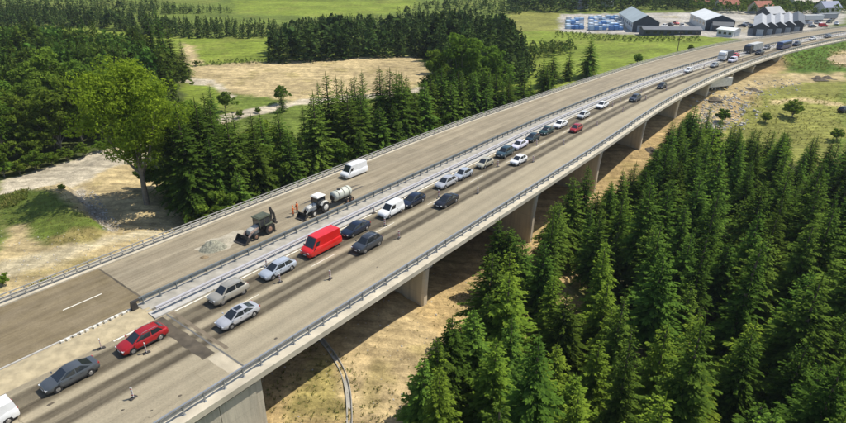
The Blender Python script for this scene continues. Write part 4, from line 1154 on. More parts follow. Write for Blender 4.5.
def coach(label, pos, rz, pm):
    e = empty('coach', pos, rz); tag(e, label, 'bus', 'vehicles in the queue on the right carriageway')
    b = MB(); b.loft([[(x, y, z) for y, z in ((1.25, .4), (1.27, 1.6), (1.2, zt), (.9, zt + .15), (-.9, zt + .15), (-1.2, zt), (-1.27, 1.6), (-1.25, .4))] for x, zt in ((6.0, 2.6), (5.7, 3.2), (0, 3.3), (-5.8, 3.3), (-6, 3.0))]); b.build('body', pm, e, 35)
    g = MB(); g.box((5.93, 0, 2.15), (.12, 2.2, 1.2), ry=-.2); g.build('windscreen', GLASS, e)
    for sd in (1, -1):
        for i in range(6):
            q = MB(); q.box((4.3 - i * 1.75, sd * 1.25, 2.3), (1.6, .06, .85)); q.build('side_window', GLASS, e)
        for ax in (3.8, -3.3): wheel(e, ax, sd * 1.14, .5, .3, sd)
        h = MB(); h.box((6.0, sd * .9, .9), (.08, .35, .25)); h.build('headlight', LAMP, e)
    return e
ch = coach('dark blue coach with pale rear far along the right carriageway', rp(303, 8.6, .004), face(303), paint('coachblue', (.03, .05, .16))); ch.scale = (.74, .9, .86)

# ---- works vehicles on the closed carriageway
def loader_arm(name, m, parent, pts, wd, th):
    b = MB()
    for i in range(len(pts) - 1):
        a, c = Vector(pts[i]), Vector(pts[i + 1]); d = c - a
        b.box((a + c) / 2, (d.length + th * .6, wd, th), ry=-math.atan2(d.z, d.x))
    return b.build(name, m, parent)
def bucket(m, parent, x, z, wd, s=1.0, tilt=0.0):
    ca, sa = math.cos(tilt), math.sin(tilt)
    prof = [(0, 0), (.75, -.28), (.95, -.30), (.95, -.26), (.72, -.22), (.10, .02), (.06, .42), (.25, .62), (.22, .66), (-.02, .48)]
    prof = [((a * ca - c * sa) * s + x, (a * sa + c * ca) * s + z) for a, c in prof]
    b = MB(); b.prism(prof, -wd / 2, wd / 2)
    for y in (-wd / 2 - .02, wd / 2 + .02):
        q = [((a * ca - c * sa) * s + x, (a * sa + c * ca) * s + z) for a, c in ((0, -.02), (.95, -.30), (.28, .64), (-.02, .48))]
        b.prism(q, y - .02, y + .02)
    return b.build('bucket', m, parent)
OLIVE = mat('olive_machine_paint', (.075, .085, .055), .55, var=.25, scale=2)
STEELD = mat('worn_dark_steel', (.055, .05, .045), .6, .3, var=.35, scale=2)
PINK = mat('faded_loader_arms', (.42, .30, .24), .6, var=.2)
GREYP = mat('faded_grey_paint', (.40, .39, .35), .55, var=.2)
ORANGE = mat('orange_paint', (.62, .15, .03), .55, var=.15)
WHITEP = mat('dusty_white_paint', (.70, .68, .62), .5, var=.12)
RUSTR = mat('ochre_rim', (.34, .20, .13), .6, var=.2)
bh = empty('backhoe_loader', rp(71.6, 22.0, .004), face(71) + .05)
tag(bh, 'olive and grey backhoe loader with lowered front bucket next to the gravel heap', 'excavator')
b = MB(); b.loft([[(x, y, z) for y, z in ((.42, .65), (.45, zt - .1), (.36, zt), (-.36, zt), (-.45, zt - .1), (-.42, .65))] for x, zt in ((1.9, 1.35), (1.75, 1.5), (.4, 1.7))]); b.build('bonnet', GREYP, bh, 40)
b = MB(); b.box((0, 0, .75), (3.4, .8, .45)).box((-1.1, 0, 1.1), (1.6, 1.5, .5)); b.build('chassis', STEELD, bh)
b = MB()
for x, y in ((.35, .7), (.35, -.7), (-1.35, .72), (-1.35, -.72), (-.45, .72), (-.45, -.72)): b.box((x, y, 1.95), (.09, .09, 1.35))
b.build('cab_frame', OLIVE, bh)
b = MB(); b.box((-.5, 0, 2.68), (2.05, 1.62, .14)).box((-.5, 0, 2.77), (1.6, 1.3, .06)); b.build('cab_roof', OLIVE, bh)
for x, y, dx, dy in ((.36, 0, .03, 1.3), (-1.36, 0, .03, 1.35), (-.05, .72, .7, .03), (-.05, -.72, .7, .03), (-.9, .73, .8, .03), (-.9, -.73, .8, .03)):
    b = MB(); b.box((x, y, 2.0), (dx, dy, 1.1)); b.build('window', GLASS, bh)
for sd in (1, -1):
    wheel(bh, 1.35, sd * .78, .45, .32, sd, RUSTR, .55); wheel(bh, -1.0, sd * .82, .72, .42, sd, RUSTR, .55)
    f = MB(); f.box((-1.0, sd * .82, 1.52), (1.3, .46, .07)); f.build('mudguard', OLIVE, bh)
    loader_arm('loader_arm', PINK, bh, [(.55, sd * .55, 1.45), (1.9, sd * .55, 1.1), (2.55, sd * .55, .45)], .13, .22)
bucket(STEELD, bh, 2.55, .36, 2.2, 1.05)
loader_arm('backhoe_boom', STEELD, bh, [(-1.9, 0, 1.0), (-2.35, 0, 2.4), (-2.2, 0, 3.25)], .22, .30)
loader_arm('backhoe_stick', STEELD, bh, [(-2.2, 0, 3.25), (-2.75, 0, 2.2), (-2.85, 0, 1.35)], .18, .22)
b = MB(); b.prism([(-2.85, 1.4), (-2.55, 1.25), (-2.5, .85), (-2.75, .65), (-3.05, .75), (-2.95, .95), (-2.75, .95)], -.3, .3); b.build('digging_bucket', STEELD, bh)
for sd in (1, -1):
    b = MB(); b.box((-1.9, sd * .85, .6), (.16, .16, 1.1)).box((-1.9, sd * .85, .06), (.35, .35, .08)); b.build('stabiliser', STEELD, bh)

tr = empty('tractor', rp(81.6, 21.2, .004), face(81) + .03)
tag(tr, 'tractor with white cab roof and orange front loader, towing the tank trailer', 'tractor')
b = MB(); b.loft([[(x, y, z) for y, z in ((.36, .8), (.40, zt - .15), (.28, zt), (-.28, zt), (-.40, zt - .15), (-.36, .8))] for x, zt in ((2.0, 1.35), (1.85, 1.5), (.5, 1.65))]); b.build('bonnet', WHITEP, tr, 40)
b = MB(); b.box((.2, 0, .75), (3.2, .6, .4)); b.build('chassis', STEELD, tr)
b = MB()
for x, y in ((.45, .62), (.45, -.62), (-1.0, .68), (-1.0, -.68)): b.box((x, y, 1.95), (.08, .08, 1.3))
b.build('cab_frame', DARKP, tr)
b = MB(); b.loft([[(x * k - .28, y * k, z) for x, y in ((.85, .78), (-.85, .78), (-.85, -.78), (.85, -.78))] for k, z in ((1, 2.55), (1.02, 2.66), (.8, 2.82))]); b.build('cab_roof', WHITEP, tr, 30)
for x, y, dx, dy in ((.46, 0, .03, 1.15), (-1.01, 0, .03, 1.28), (-.28, .66, 1.35, .03), (-.28, -.66, 1.35, .03)):
    b = MB(); b.box((x, y, 1.95), (dx, dy, 1.1)); b.build('window', GLASS, tr)
for sd in (1, -1):
    wheel(tr, 1.45, sd * .78, .50, .34, sd, WHITEP, .55); wheel(tr, -.75, sd * .88, .85, .46, sd, WHITEP, .58)
    f = MB(); f.loft([[(x, sd * .88 + y, z + q) for y, q in ((-.25, 0), (.25, 0), (.25, .05), (-.25, .05))] for x, z in ((.05, 1.35), (-.3, 1.68), (-.75, 1.78), (-1.2, 1.68))]); f.build('mudguard', WHITEP, tr)
    loader_arm('loader_arm', GREYP, tr, [(.7, sd * .5, 1.45), (1.9, sd * .5, 1.35), (2.75, sd * .5, .75)], .11, .16)
bucket(STEELD, tr, 2.75, .38, 1.7, .9)
b = MB(); b.cyl((1.2, .32, 1.5), (1.2, .32, 2.4), .045, n=8); b.build('exhaust', DARKP, tr)

tk = empty('tank_trailer', rp(86.3, 20.85, .004), face(86) + .02)
tag(tk, 'pale olive tank trailer hitched behind the white-roofed tractor', 'trailer')
TANK = mat('pale_tank', (.52, .53, .45), .5, var=.18, scale=1.2)
b = MB(); rs = []
for x, r in ((1.9, .25), (1.82, .62), (1.6, .80), (-1.6, .80), (-1.82, .62), (-1.9, .25)):
    rs.append([(x, r * math.cos(a * PI / 10), 1.62 + r * math.sin(a * PI / 10)) for a in range(20)])
b.loft(rs); tko = b.build('tank', TANK, tk, 40)
for x in (-1.1, 0, 1.1):
    q = MB(); q.cyl((x - .05, 0, 1.62), (x + .05, 0, 1.62), .83, n=24); q.build('band', STEELD, tko, 40)
q = MB(); q.cyl((.5, 0, 2.4), (.5, 0, 2.58), .26, n=14); q.build('hatch', STEELD, tko)
q = MB(); q.box((0, 0, .75), (3.6, .9, .16)).box((2.4, 0, .68), (1.4, .14, .12)); q.build('chassis', STEELD, tk)
q = MB(); q.cyl((1.9, 0, 1.5), (2.03, 0, 1.5), .45, n=16); q.build('end_plate', STEELD, tk)
for sd in (1, -1):
    for ax in (-.45, -1.35): wheel(tk, ax, sd * .85, .42, .30, sd, RUSTR, .5)

# workers in orange
HIVIS = mat('orange_workwear', (.75, .17, .03), .8, var=.1); SKIN = mat('skin', (.42, .25, .17), .6, var=.05); HAIR = mat('dark_hair', (.04, .028, .02), .7); TROU = mat('dark_trousers', (.06, .06, .07), .8)
def person(label, pos, rz, arm_fwd, stride):
    J = [(0, 0, .95), (0, 0, 1.2), (0, 0, 1.42), (0, 0, 1.52), (.02, 0, 1.62), (.03, 0, 1.72),          # pelvis .. head
         (0, .19, 1.40), (.06 + arm_fwd * .1, .25, 1.12), (.12 + arm_fwd * .28, .22, .92 + arm_fwd * .15), (.15 + arm_fwd * .34, .21, .84 + arm_fwd * .17),
         (0, -.19, 1.40), (-.02, -.26, 1.12), (.06, -.26, .88), (.08, -.25, .78),
         (0, .10, .88), (stride, .11, .50), (stride * .6, .12, .09), (stride * .6 + .16, .13, .04),
         (0, -.10, .88), (-stride * .4, -.11, .50), (-stride * 1.2, -.12, .09), (-stride * 1.2 + .16, -.13, .04)]
    E_ = [(0, 1), (1, 2), (2, 3), (3, 4), (4, 5), (2, 6), (6, 7), (7, 8), (8, 9), (2, 10), (10, 11), (11, 12), (12, 13), (0, 14), (14, 15), (15, 16), (16, 17), (0, 18), (18, 19), (19, 20), (20, 21)]
    R_ = [.15, .145, .14, .06, .095, .085, .07, .055, .045, .04, .07, .055, .045, .04, .095, .068, .05, .045, .095, .068, .05, .045]
    me = bpy.data.meshes.new('body'); me.from_pydata(J, E_, [])
    tmp = bpy.data.objects.new('tmp', me); C.objects.link(tmp)
    tmp.modifiers.new('skin', 'SKIN')
    for i, r in enumerate(R_): me.skin_vertices[0].data[i].radius = (r * (1.15 if i < 3 else 1), r)
    me.skin_vertices[0].data[0].use_root = True
    sm = tmp.modifiers.new('sub', 'SUBSURF'); sm.levels = 1; sm.render_levels = 1
    dg = bpy.context.evaluated_depsgraph_get()
    m2 = bpy.data.meshes.new_from_object(tmp.evaluated_get(dg))
    bpy.data.objects.remove(tmp)
    m2.materials.clear()
    for q in (HIVIS, SKIN, TROU): m2.materials.append(q)
    for p in m2.polygons:
        z = p.center.z; y = abs(p.center.y)
        p.material_index = 1 if (z > 1.50 or (y > .17 and z < .87 and z > .7)) else (0 if z > .45 else 2)
        p.use_smooth = True
    e = empty('person', pos, rz); tag(e, label, 'person', 'road workers')
    link('body', m2, e)
    h = MB(); rs = []
    for k in range(5):
        t = k / 4 * PI / 2; rs.append([(.03 + .125 * math.cos(t) * math.cos(a * PI / 6), .115 * math.cos(t) * math.sin(a * PI / 6), 1.70 + .12 * math.sin(t)) for a in range(12)])
    h.loft(rs); h.build('helmet', ORANGE, e, 60)
    n_ = MB(); n_.add([(.115, .02, 1.64), (.115, -.02, 1.64), (.15, 0, 1.635), (.11, 0, 1.68)], [(0, 2, 3), (2, 1, 3), (0, 1, 2)]); n_.build('nose', SKIN, e)
    return e
p = rp(78.3, 22.9, .004); person('road worker in orange nearer the backhoe loader, leaning toward the bucket', p, face(78) + 2.6, .9, .10)
p = rp(79.6, 23.5, .004); person('road worker in orange standing beside the tractor bonnet', p, face(80) - 1.2, .3, .06)

# gravel heap and spoil on the closed carriageway
GRV = mat('grey_green_gravel', (.26, .25, .185), .95, var=.45, scale=3.5, bump=1.0, bscale=7)
def heap(name, label, pos, R, h, m, seed, cat='gravel', n=26):
    V = []; F = []; off = seed * 7.7
    for i in range(n + 1):
        for j in range(n + 1):
            x, y = (i / n - .5) * 2.4 * R, (j / n - .5) * 2.4 * R
            d = math.hypot(x, y * 1.1) / R * (1 + .35 * float(vnoise(np.array(x / R * 1.6 + off), np.array(y / R * 1.6))))
            z = h * max(0, 1 - d) ** .85 * (1 + .6 * float(fbm(np.array(x * 2.2 + off), np.array(y * 2.2), 3))) - (.06 if d > 1 else 0)
            V.append((x, y, z))
    for i in range(n):
        for j in range(n):
            a = i * (n + 1) + j; F.append((a, a + n + 1, a + n + 2, a + 1))
    b = MB(); b.v = V; b.f = F
    o = b.build(name, m, None, 180); o.location = pos
    return tag(o, label, cat)
heap('gravel_heap', 'grey-green gravel heap tipped on the closed carriageway', rp(65.3, 23.9, .003), 1.75, 1.05, GRV, 1)
heap('soil_heap', 'small brown lump of soil on the carriageway below the gravel heap', rp(63.1, 22.4, .003), .55, .22, mat('brown_soil', (.22, .16, .09), .95, var=.3, scale=4, bump=.8), 2, 'soil', 12)
heap('soil_heap', 'low pale sand heap between gravel heap and backhoe bucket', rp(67.4, 24.3, .003), 1.0, .25, mat('pale_spoil', (.33, .295, .22), .95, var=.25, scale=4, bump=.8), 3, 'sand', 14)
DUST = mat('pale_dust', (.395, .35, .265), .95, var=.2, scale=1.5)
def blot(name, s, o, rs, ro, z, m, rot=0, n=22, rough=.25):
    b = MB(); vs = [rp(s, o, z)]
    for i in range(n):
        a = i * 2 * PI / n; k = 1 + rnd.uniform(-rough, rough)
        x, y = rs * k * math.cos(a), ro * k * math.sin(a)
        vs.append(rp(s + x * math.cos(rot) - y * math.sin(rot), o + x * math.sin(rot) + y * math.cos(rot), z))
    b.add(vs, [(0, 1 + i, 1 + (i + 1) % n) for i in range(n)])
    return tag(b.build(name, m), kind='structure')
blot('dust_patch', 67.2, 24.2, 3.6, 1.9, .003, DUST)
WET = mat('wet_streak', (.10, .08, .052), .35, var=.3, scale=2)
blot('wet_patch', 90.6, 24.3, 3.0, .30, .0035, WET, -.12, 22, .3)
blot('wet_patch', 91.5, 23.0, 2.4, .26, .0035, WET, -.02, 22, .3)
blot('wet_patch', 83.5, 25.3, 1.6, .25, .0035, WET, -.05, 22, .3)
for s, o, a, b_ in ((47.5, 1.9, .18, .14), (45.0, 2.2, .14, .10), (43.5, 4.2, .16, .12), (58.0, 1.7, .2, .12), (40.0, 9.9, .35, .14), (75.0, 3.1, .18, .10)):
    blot('oil_spot', s, o, a, b_, .0035, WET, 0, 10)

# ------------------------------------------------------------------ delineator boards, blocks, pole
RW_W = mat('beacon_white', (.72, .70, .66), .6, var=.15); RW_R = mat('beacon_red', (.50, .03, .025), .6); RUB = mat('beacon_foot', (.05, .045, .04), .85)
fb = MB(); fb.box((0, 0, .05), (.75, .36, .10), taper=.8)
fme = fb.mesh('foot', RUB)
bb = MB(); bb.box((0, 0, .68), (.05, .24, 1.05)); bme = bb.mesh('board', RW_W)
sbm = []
for k in range(3):
    q = MB(); q.box((0, 0, .36 + k * .33), (.062, .245, .10), rx=.5); sbm.append(q.mesh('stripe', RW_R))
def beacon(s, o, label):
    e = empty('delineator_post', rp(s, o, .004), face(s) + rnd.uniform(-.25, .25)); e.rotation_euler[0] = rnd.uniform(-.05, .05)
    tag(e, label, 'road beacon', 'delineator posts on the right carriageway')
    link('foot', fme, e); b = link('board', bme, e)
    for m in sbm: link('stripe', m, b)
BE = [(44.8, 4.9, 'delineator post in the outer lane edge nearest the lower left corner'), (48.7, 9.9, 'delineator post right beside the dark red estate car'), (46.3, 14.1, 'fallen-looking delineator post on the soil strip behind the slate grey saloon'),
      (65.2, 9.9, 'delineator post beside the pale blue-silver estate car, on its lane side'), (66.6, 14.2, 'delineator post by the median barrier near the pale blue-silver estate car'), (69.4, 5.7, 'delineator post alone on the pale lane below the red van'),
      (82.6, 6.0, 'delineator post on the pale lane behind the graphite crossover'), (84.3, 10.1, 'delineator post below the small white delivery van'), (86.5, 14.2, 'delineator post by the median barrier above the small white van'), (97.5, 10.2, 'delineator post between the black saloon and the inner lane'),
      (102.5, 6.0, 'delineator post behind the black saloon'), (106, 14.2, 'delineator post by the median barrier above the silver pair'), (115.3, 9.9, 'delineator post in front of the outer-lane white hatchback'), (121.5, 6.0, 'delineator post behind the outer-lane white hatchback')]
for s, o, lab in BE: beacon(s, o, lab)
for i, s in enumerate((134.6, 151.8, 167.1, 182.7, 198, 214, 230, 246, 262)):
    beacon(s, 6.0 + max(0, s - 165) * .012, 'far delineator post in the row along the outer lane of the curve')
for s in (131, 150, 171, 176, 190, 206, 222, 238): beacon(s, 10.2 + max(0, s - 165) * .006, 'far delineator post in the row between the two lanes of the curve')
# row of white concrete blocks along the soil strip
BLKM = mat('whitewashed_block', (.70, .66, .56), .8, var=.2, scale=3)
for i in range(13):
    s = 44.3 + i * .62 + rnd.uniform(-.08, .08)
    b = MB(); b.box((0, 0, .13), (.36, .30, .30 * rnd.uniform(.8, 1.1)), taper=.9)
    o = b.build('concrete_block', BLKM); o.location = rp(s, 18.1 + rnd.uniform(-.08, .08), .0); o.rotation_euler = (0, 0, PI / 2 - head(s) + rnd.uniform(-.3, .3))
    tag(o, 'small white block in the row along the soil strip before the joint', 'block', 'white blocks on the soil strip')
tag(sweep('median_kerbstone', lambda s: [(18.55, -.05), (18.55, .12), (18.35, .12), (18.35, -.05)], 10, 52.6, CONC_L, None, 2.0), 'long pale kerb between the soil strip and the closed carriageway', 'kerb')
# terminal of the median barriers
b = MB(); b.box((0, 0, .45), (.7, .5, .9), taper=.75).box((.2, 0, .95), (.9, .35, .12))
o = b.build('barrier_end', STEELD); o.location = rp(S_A - 1.7, 18.0, .1); o.rotation_euler = (0, 0, PI / 2 - head(50)); tag(o, 'dark end piece of the median crash barrier at the joint', 'barrier end')
# wooden pole in the field
p = ground(677, 53)
e = empty('utility_pole', (p.x, p.y, p.z - .3)); tag(e, 'slim wooden pole in the green field beside the left railing', 'pole')
b = MB(); b.cyl((0, 0, 0), (0, 0, 8.6), .17, .11, 8); b.build('shaft', BARK, e); b = MB(); b.box((0, 0, 8.1), (1.5, .12, .14)); b.build('crossarm', BARK, e)
for x in (-.6, .6):
    b = MB(); b.cyl((x, 0, 8.17), (x, 0, 8.4), .06, .04, 8); b.build('insulator', PLATE, e)

# drainage channel on the slope under the viaduct
def ground_strip(name, pxs, wd, prof, m, step=.8):
    P = [ground(u, v) for u, v in pxs]; L_ = [0]
    for i in range(1, len(P)): L_.append(L_[-1] + (P[i].xy - P[i - 1].xy).length)
    n = int(L_[-1] / step); t = np.linspace(0, L_[-1], n)
    xs = np.interp(t, L_, [q.x for q in P]); ys = np.interp(t, L_, [q.y for q in P])
    k = np.hanning(9); k /= k.sum()
    if n > 12:
        xs = np.convolve(np.pad(xs, 4, 'reflect', reflect_type='odd'), k, 'valid'); ys = np.convolve(np.pad(ys, 4, 'reflect', reflect_type='odd'), k, 'valid')
    dx = np.gradient(xs); dy = np.gradient(ys); l = np.hypot(dx, dy); nx_, ny_ = -dy / l, dx / l
    zc = height(xs, ys); zc = np.convolve(np.pad(zc, 4, 'edge'), k, 'valid')
    rings = [[(xs[i] + nx_[i] * a * wd, ys[i] + ny_[i] * a * wd, zc[i] + z) for a, z in prof] for i in range(n)]
    b = MB(); b.loft(rings); return b.build(name, m)
o = ground_strip('drainage_channel', [(306, 318), (318, 337), (330, 350), (340, 365), (346, 380), (349, 392), (350, 423), (347, 470)], .62, [(-.5, -.5), (-.5, .22), (-.36, .22), (-.22, .02), (.22, .02), (.36, .22), (.5, .22), (.5, -.5)], mat('drain_concrete', (.36, .34, .295), .85, var=.18, scale=1.2))
tag(o, 'curved pale concrete drainage channel on the slope under the viaduct', 'channel')

# stones: rip-rap beside the big tree, rubble under the far spans, loose stones on the slopes
STN = mat('rubble_stone', (.42, .39, .34), .9, var=.35, scale=.5, bump=.4)
def stones(name, label, polys, seed, m=STN):
    r = np.random.RandomState(seed); V = []; F = []
    for poly, n, s0, s1 in polys:
        P = scatter(poly, .3, n, seed); zz = height([p[0] for p in P], [p[1] for p in P])
        for (x, y), z in zip(P, zz):
            s = s0 + (s1 - s0) * r.rand() ** 2.2; b = len(V); q = []
            for i in range(2):
                for j in range(5):
                    a = j * 1.2566 + r.rand() * .6; k = (1.0 if i == 0 else .62) * r.uniform(.75, 1.2)
                    V.append((x + s * k * math.cos(a), y + s * k * math.sin(a), z - .1 * s + i * s * r.uniform(.5, .8)))
            for j in range(5): F.append((b + j, b + (j + 1) % 5, b + 5 + (j + 1) % 5, b + 5 + j))
            F.append((b + 5, b + 6, b + 7, b + 8)); F.append((b + 5, b + 8, b + 9, b + 9))
    F = [f if f[2] != f[3] else (f[0], f[1], f[2]) for f in F]
    b = MB(); b.v = V; b.f = F
    return tag(b.build(name, m), label, 'stones', None, 'stuff')
stones('rubble', 'pale broken rubble scattered beside the far spans', [(gpoly([(700, 100), (735, 96), (752, 104), (735, 122), (715, 142), (690, 140), (700, 118)]), 620, .10, .55), (gpoly([(740, 82), (800, 80), (800, 92), (745, 96)]), 160, .1, .5), (gpoly([(690, 92), (745, 86), (770, 104), (740, 135), (690, 140)]), 260, .1, .7)], 3)
stones('rip_rap', 'grey rip-rap stones on the cutting beside the big tree', [(gpoly([(72, 190), (92, 188), (122, 226), (106, 232), (86, 210)]), 360, .06, .24), (gpoly([(428, 360), (448, 350), (452, 400), (436, 410)]), 90, .12, .4)], 4)
stones('loose_stones', 'loose small stones strewn over the sandy slopes', [(so_poly([(56, -14), (130, -10), (130, 4), (56, 8)]), 420, .04, .16), (gpoly([(0, 300), (240, 214), (160, 205), (100, 236), (0, 230)]), 300, .04, .14)], 5)

# grass and weeds
TUFT = leaf_mat('weed_blades', (.110, .150, .028), (.300, .290, .090), .4, .05, .3)
def tufts(name, label, polys, seed, m=TUFT):
    r = np.random.RandomState(seed); V = []; T = []; TI = []
    for poly, n, h0, h1, dry in polys:
        P = scatter(poly, .22, n, seed + int(h1 * 100)); zz = height([p[0] for p in P], [p[1] for p in P])
        for (x, y), z in zip(P, zz):
            h = r.uniform(h0, h1); ti = r.rand(); tp = min(1, max(0, dry + r.uniform(-.3, .3)))
            for _ in range(9):
                a = r.rand() * 6.283; sp = r.uniform(.2, .9) * h; w_ = h * r.uniform(.07, .16); ox, oy = r.normal(0, .25 * h, 2)
                c = np.array([x + ox, y + oy, z - .03]); e_ = c + np.array([math.cos(a) * sp, math.sin(a) * sp, h * r.uniform(.6, 1.1)])
                sd = np.array([-math.sin(a) * w_, math.cos(a) * w_, 0]); md = (c + e_) / 2 + np.array([0, 0, .12 * h])
                V += [c, md - sd, e_, md + sd]; T += [tp * .6, tp, tp, tp]; TI += [ti] * 4
    V = np.array(V)
    return tag(link(name, np_mesh(name, V, np.arange(len(V)).reshape(-1, 4), m, {'tip': np.array(T), 'tint': np.array(TI)})), label, 'grass', None, 'stuff')
tufts('weeds', 'green weeds and dry grass on the slope under the viaduct', [(so_poly([(55, -12), (66, -12), (66, 6), (55, 2)]), 420, .10, .34, .55), (so_poly([(66, -15), (104, -13), (140, -9), (140, -2), (100, 0), (66, 0)]), 500, .08, .22, .95), (so_poly([(84, -8), (98, -8), (98, 0), (84, 0)]), 400, .08, .26, .9)], 11)
tufts('meadow_grass', 'rough grass on the island between the sandy tracks', [(gpoly([(0, 197), (30, 190), (63, 192), (80, 210), (107, 229), (89, 243), (50, 245), (30, 233), (20, 224), (0, 228)]), 900, .06, .20, .55), (gpoly([(0, 196), (28, 189), (27, 200), (0, 210)]), 250, .25, .6, .45), (so_poly([(45, 32), (74, 32), (74, 35), (45, 35)]), 240, .2, .6, .7)], 12)
tufts('verge_grass', 'dry tufts of grass on the soil strip between the carriageways', [(so_poly([(30, 15), (52, 15), (52, 18), (30, 18)]), 190, .12, .32, .9)], 13)
tufts('meadow_grass', 'tall grass and scrub in the meadow right of the far spans', [(gpoly([(745, 98), (846, 92), (846, 150), (760, 140), (725, 130)]), 900, .2, .5, .9), (gpoly([(780, 58), (846, 42), (846, 70), (790, 70)]), 500, .3, .7, .4)], 14)
# bushes
for u, v, top, lab in ((792, 118, 100, 'round green bush in the meadow right of the rubble'), (765, 122, 112, 'low bush at the near edge of the meadow'), (722, 122, 108, 'dark bush among the rubble'), (836, 140, 128, 'bush at the wood edge by the right border')):
    at_px('broad', u, v, top, lab, var=3, sxy=1.2)
for u, v, top in ((172, 212, 203), (184, 211, 204), (193, 216, 203), (205, 214, 202), (214, 211, 201), (240, 118, 110), (258, 113, 107), (196, 66, 60), (3, 286, 276), (62, 190, 184), (5, 177, 158), (20, 174, 160), (36, 170, 150), (52, 165, 152), (68, 161, 148), (84, 157, 143), (100, 152, 140)):
    at_px('broad', u, v, top, 'low green shrub at the edge of the sandy ground left of the road', var=3, sxy=1.25, group='shrubs left of the road')

# ------------------------------------------------------------------ buildings and yard beyond the field
ROOF_T = mat('pale_teal_sheet_roof', (.40, .45, .45), .5, .2, var=.1, scale=.15); ROOF_W = mat('white_sheet_roof', (.68, .69, .68), .5, var=.08, scale=.2); WALL_D = mat('dark_cladding', (.05, .06, .075), .6, var=.15, scale=.3)
WALL_W = mat('white_render', (.62, .62, .60), .8, var=.1, scale=.3); TILE = mat('red_tiles', (.30, .10, .06), .85, var=.25, scale=.6); WALL_C = mat('cream_render', (.55, .50, .40), .85, var=.12); ROOF_G = mat('grey_roof', (.33, .34, .36), .7, var=.12, scale=.2)
DOOR = mat('hall_door', (.36, .40, .44), .5)
def hall(name, label, front, back, wd, eave, ridge, wm, rm, cat='building', doors=2, wins=5, chim=False, gable=None):
    a = Vector(front).xy; c = Vector(back).xy; L_ = (c - a).length; d = (c - a).normalized()
    z0 = min(hz(*a), hz(*c)) - .4
    e = empty(name, (a.x, a.y, z0), math.atan2(d.y, d.x)); tag(e, label, cat)
    hw = wd / 2
    b = MB(); b.add([(0, -hw, 0), (0, hw, 0), (0, hw, eave), (0, 0, ridge), (0, -hw, eave), (L_, -hw, 0), (L_, hw, 0), (L_, hw, eave), (L_, 0, ridge), (L_, -hw, eave)],
                    [(0, 4, 3, 2, 1), (5, 6, 7, 8, 9), (0, 1, 6, 5), (1, 2, 7, 6), (2, 3, 8, 7), (3, 4, 9, 8), (4, 0, 5, 9)]); b.build('wall', wm, e)
    for sd in (1, -1):
        sl = math.atan2(ridge - eave, hw); q = MB(); ov = .5
        y1 = sd * (hw + ov); z1 = eave - ov * math.tan(sl)
        q.add([(-ov, 0, ridge + .06), (L_ + ov, 0, ridge + .06), (L_ + ov, y1, z1 + .06), (-ov, y1, z1 + .06), (-ov, 0, ridge + .24), (L_ + ov, 0, ridge + .24), (L_ + ov, y1, z1 + .24), (-ov, y1, z1 + .24)],
              [(0, 1, 2, 3), (7, 6, 5, 4), (0, 4, 5, 1), (1, 5, 6, 2), (2, 6, 7, 3), (3, 7, 4, 0)])
        ro = q.build('roof', rm, e)
        if chim and sd == 1:
            k = MB(); k.box((L_ * .35, sd * hw * .3, ridge + .3), (.6, .6, 1.5)); k.build('chimney', WALL_C, ro)
    if gable:
        q = MB(); q.add([(-.05, -hw, 0), (-.05, hw, 0), (-.05, hw, eave), (-.05, 0, ridge), (-.05, -hw, eave)], [(0, 4, 3, 2, 1)]); q.build('gable_wall', gable, e)
    for i in range(doors):
        w_ = wd * .6 / max(1, doors); q = MB(); q.box((-.12, (i - (doors - 1) / 2) * wd * .62 / max(1, doors) * 1.25, eave * .36), (.1, w_ * .85, eave * .7)); q.build('door', DOOR, e)
    for i in range(wins):
        for sd in (1, -1):
            q = MB(); q.box((L_ * (i + .6) / (wins + .2), sd * (hw + .05), eave * .62), (L_ / wins * .5, .1, eave * .26)); q.build('window', GLASS, e)
    return e
hall('industrial_hall', 'large hall with pale teal pitched roof and dark gable beyond the field', ground(645, 32), ground(630, 20), 13, 5.0, 8.5, WALL_W, ROOF_T, wins=7, gable=WALL_D)
hall('industrial_shed', 'long low dark shed in front of the pale teal hall', ground(641, 35), ground(698, 34), 7, 3.4, 4.4, WALL_D, mat('dark_sheet_roof', (.09, .10, .12), .6, var=.15, scale=.3), doors=0, wins=8)
hall('industrial_hall', 'white-roofed hall with dark front to the right of the pale teal hall', ground(719, 30), ground(702, 22), 14, 5.0, 7.6, WALL_W, ROOF_W, gable=WALL_D)
hall('small_building', 'small white flat-roofed building below the white-roofed hall', ground(736, 36.5), ground(720, 35.5), 9, 3.6, 4.3, WALL_W, ROOF_W, doors=1, wins=3)
hall('industrial_shed', 'dark low shed tucked behind the small white building', ground(731, 31), ground(712, 30.5), 8, 3.4, 4.6, WALL_D, WALL_D, doors=0, wins=3)
for i, (u, v) in enumerate(((759, 35.5), (768, 35), (777, 34.5), (786, 33.8), (795, 33))):
    hall('storage_shed', ('dark narrow shed with grey roof, ' + ('leftmost', 'second from the left', 'middle', 'second from the right', 'rightmost')[i] + ' in the row behind the road'), ground(u, v), ground(u + .5, v - 11), 5.6, 4.6, 6.2, WALL_D, (ROOF_G if i < 4 else WALL_D), doors=1, wins=3)
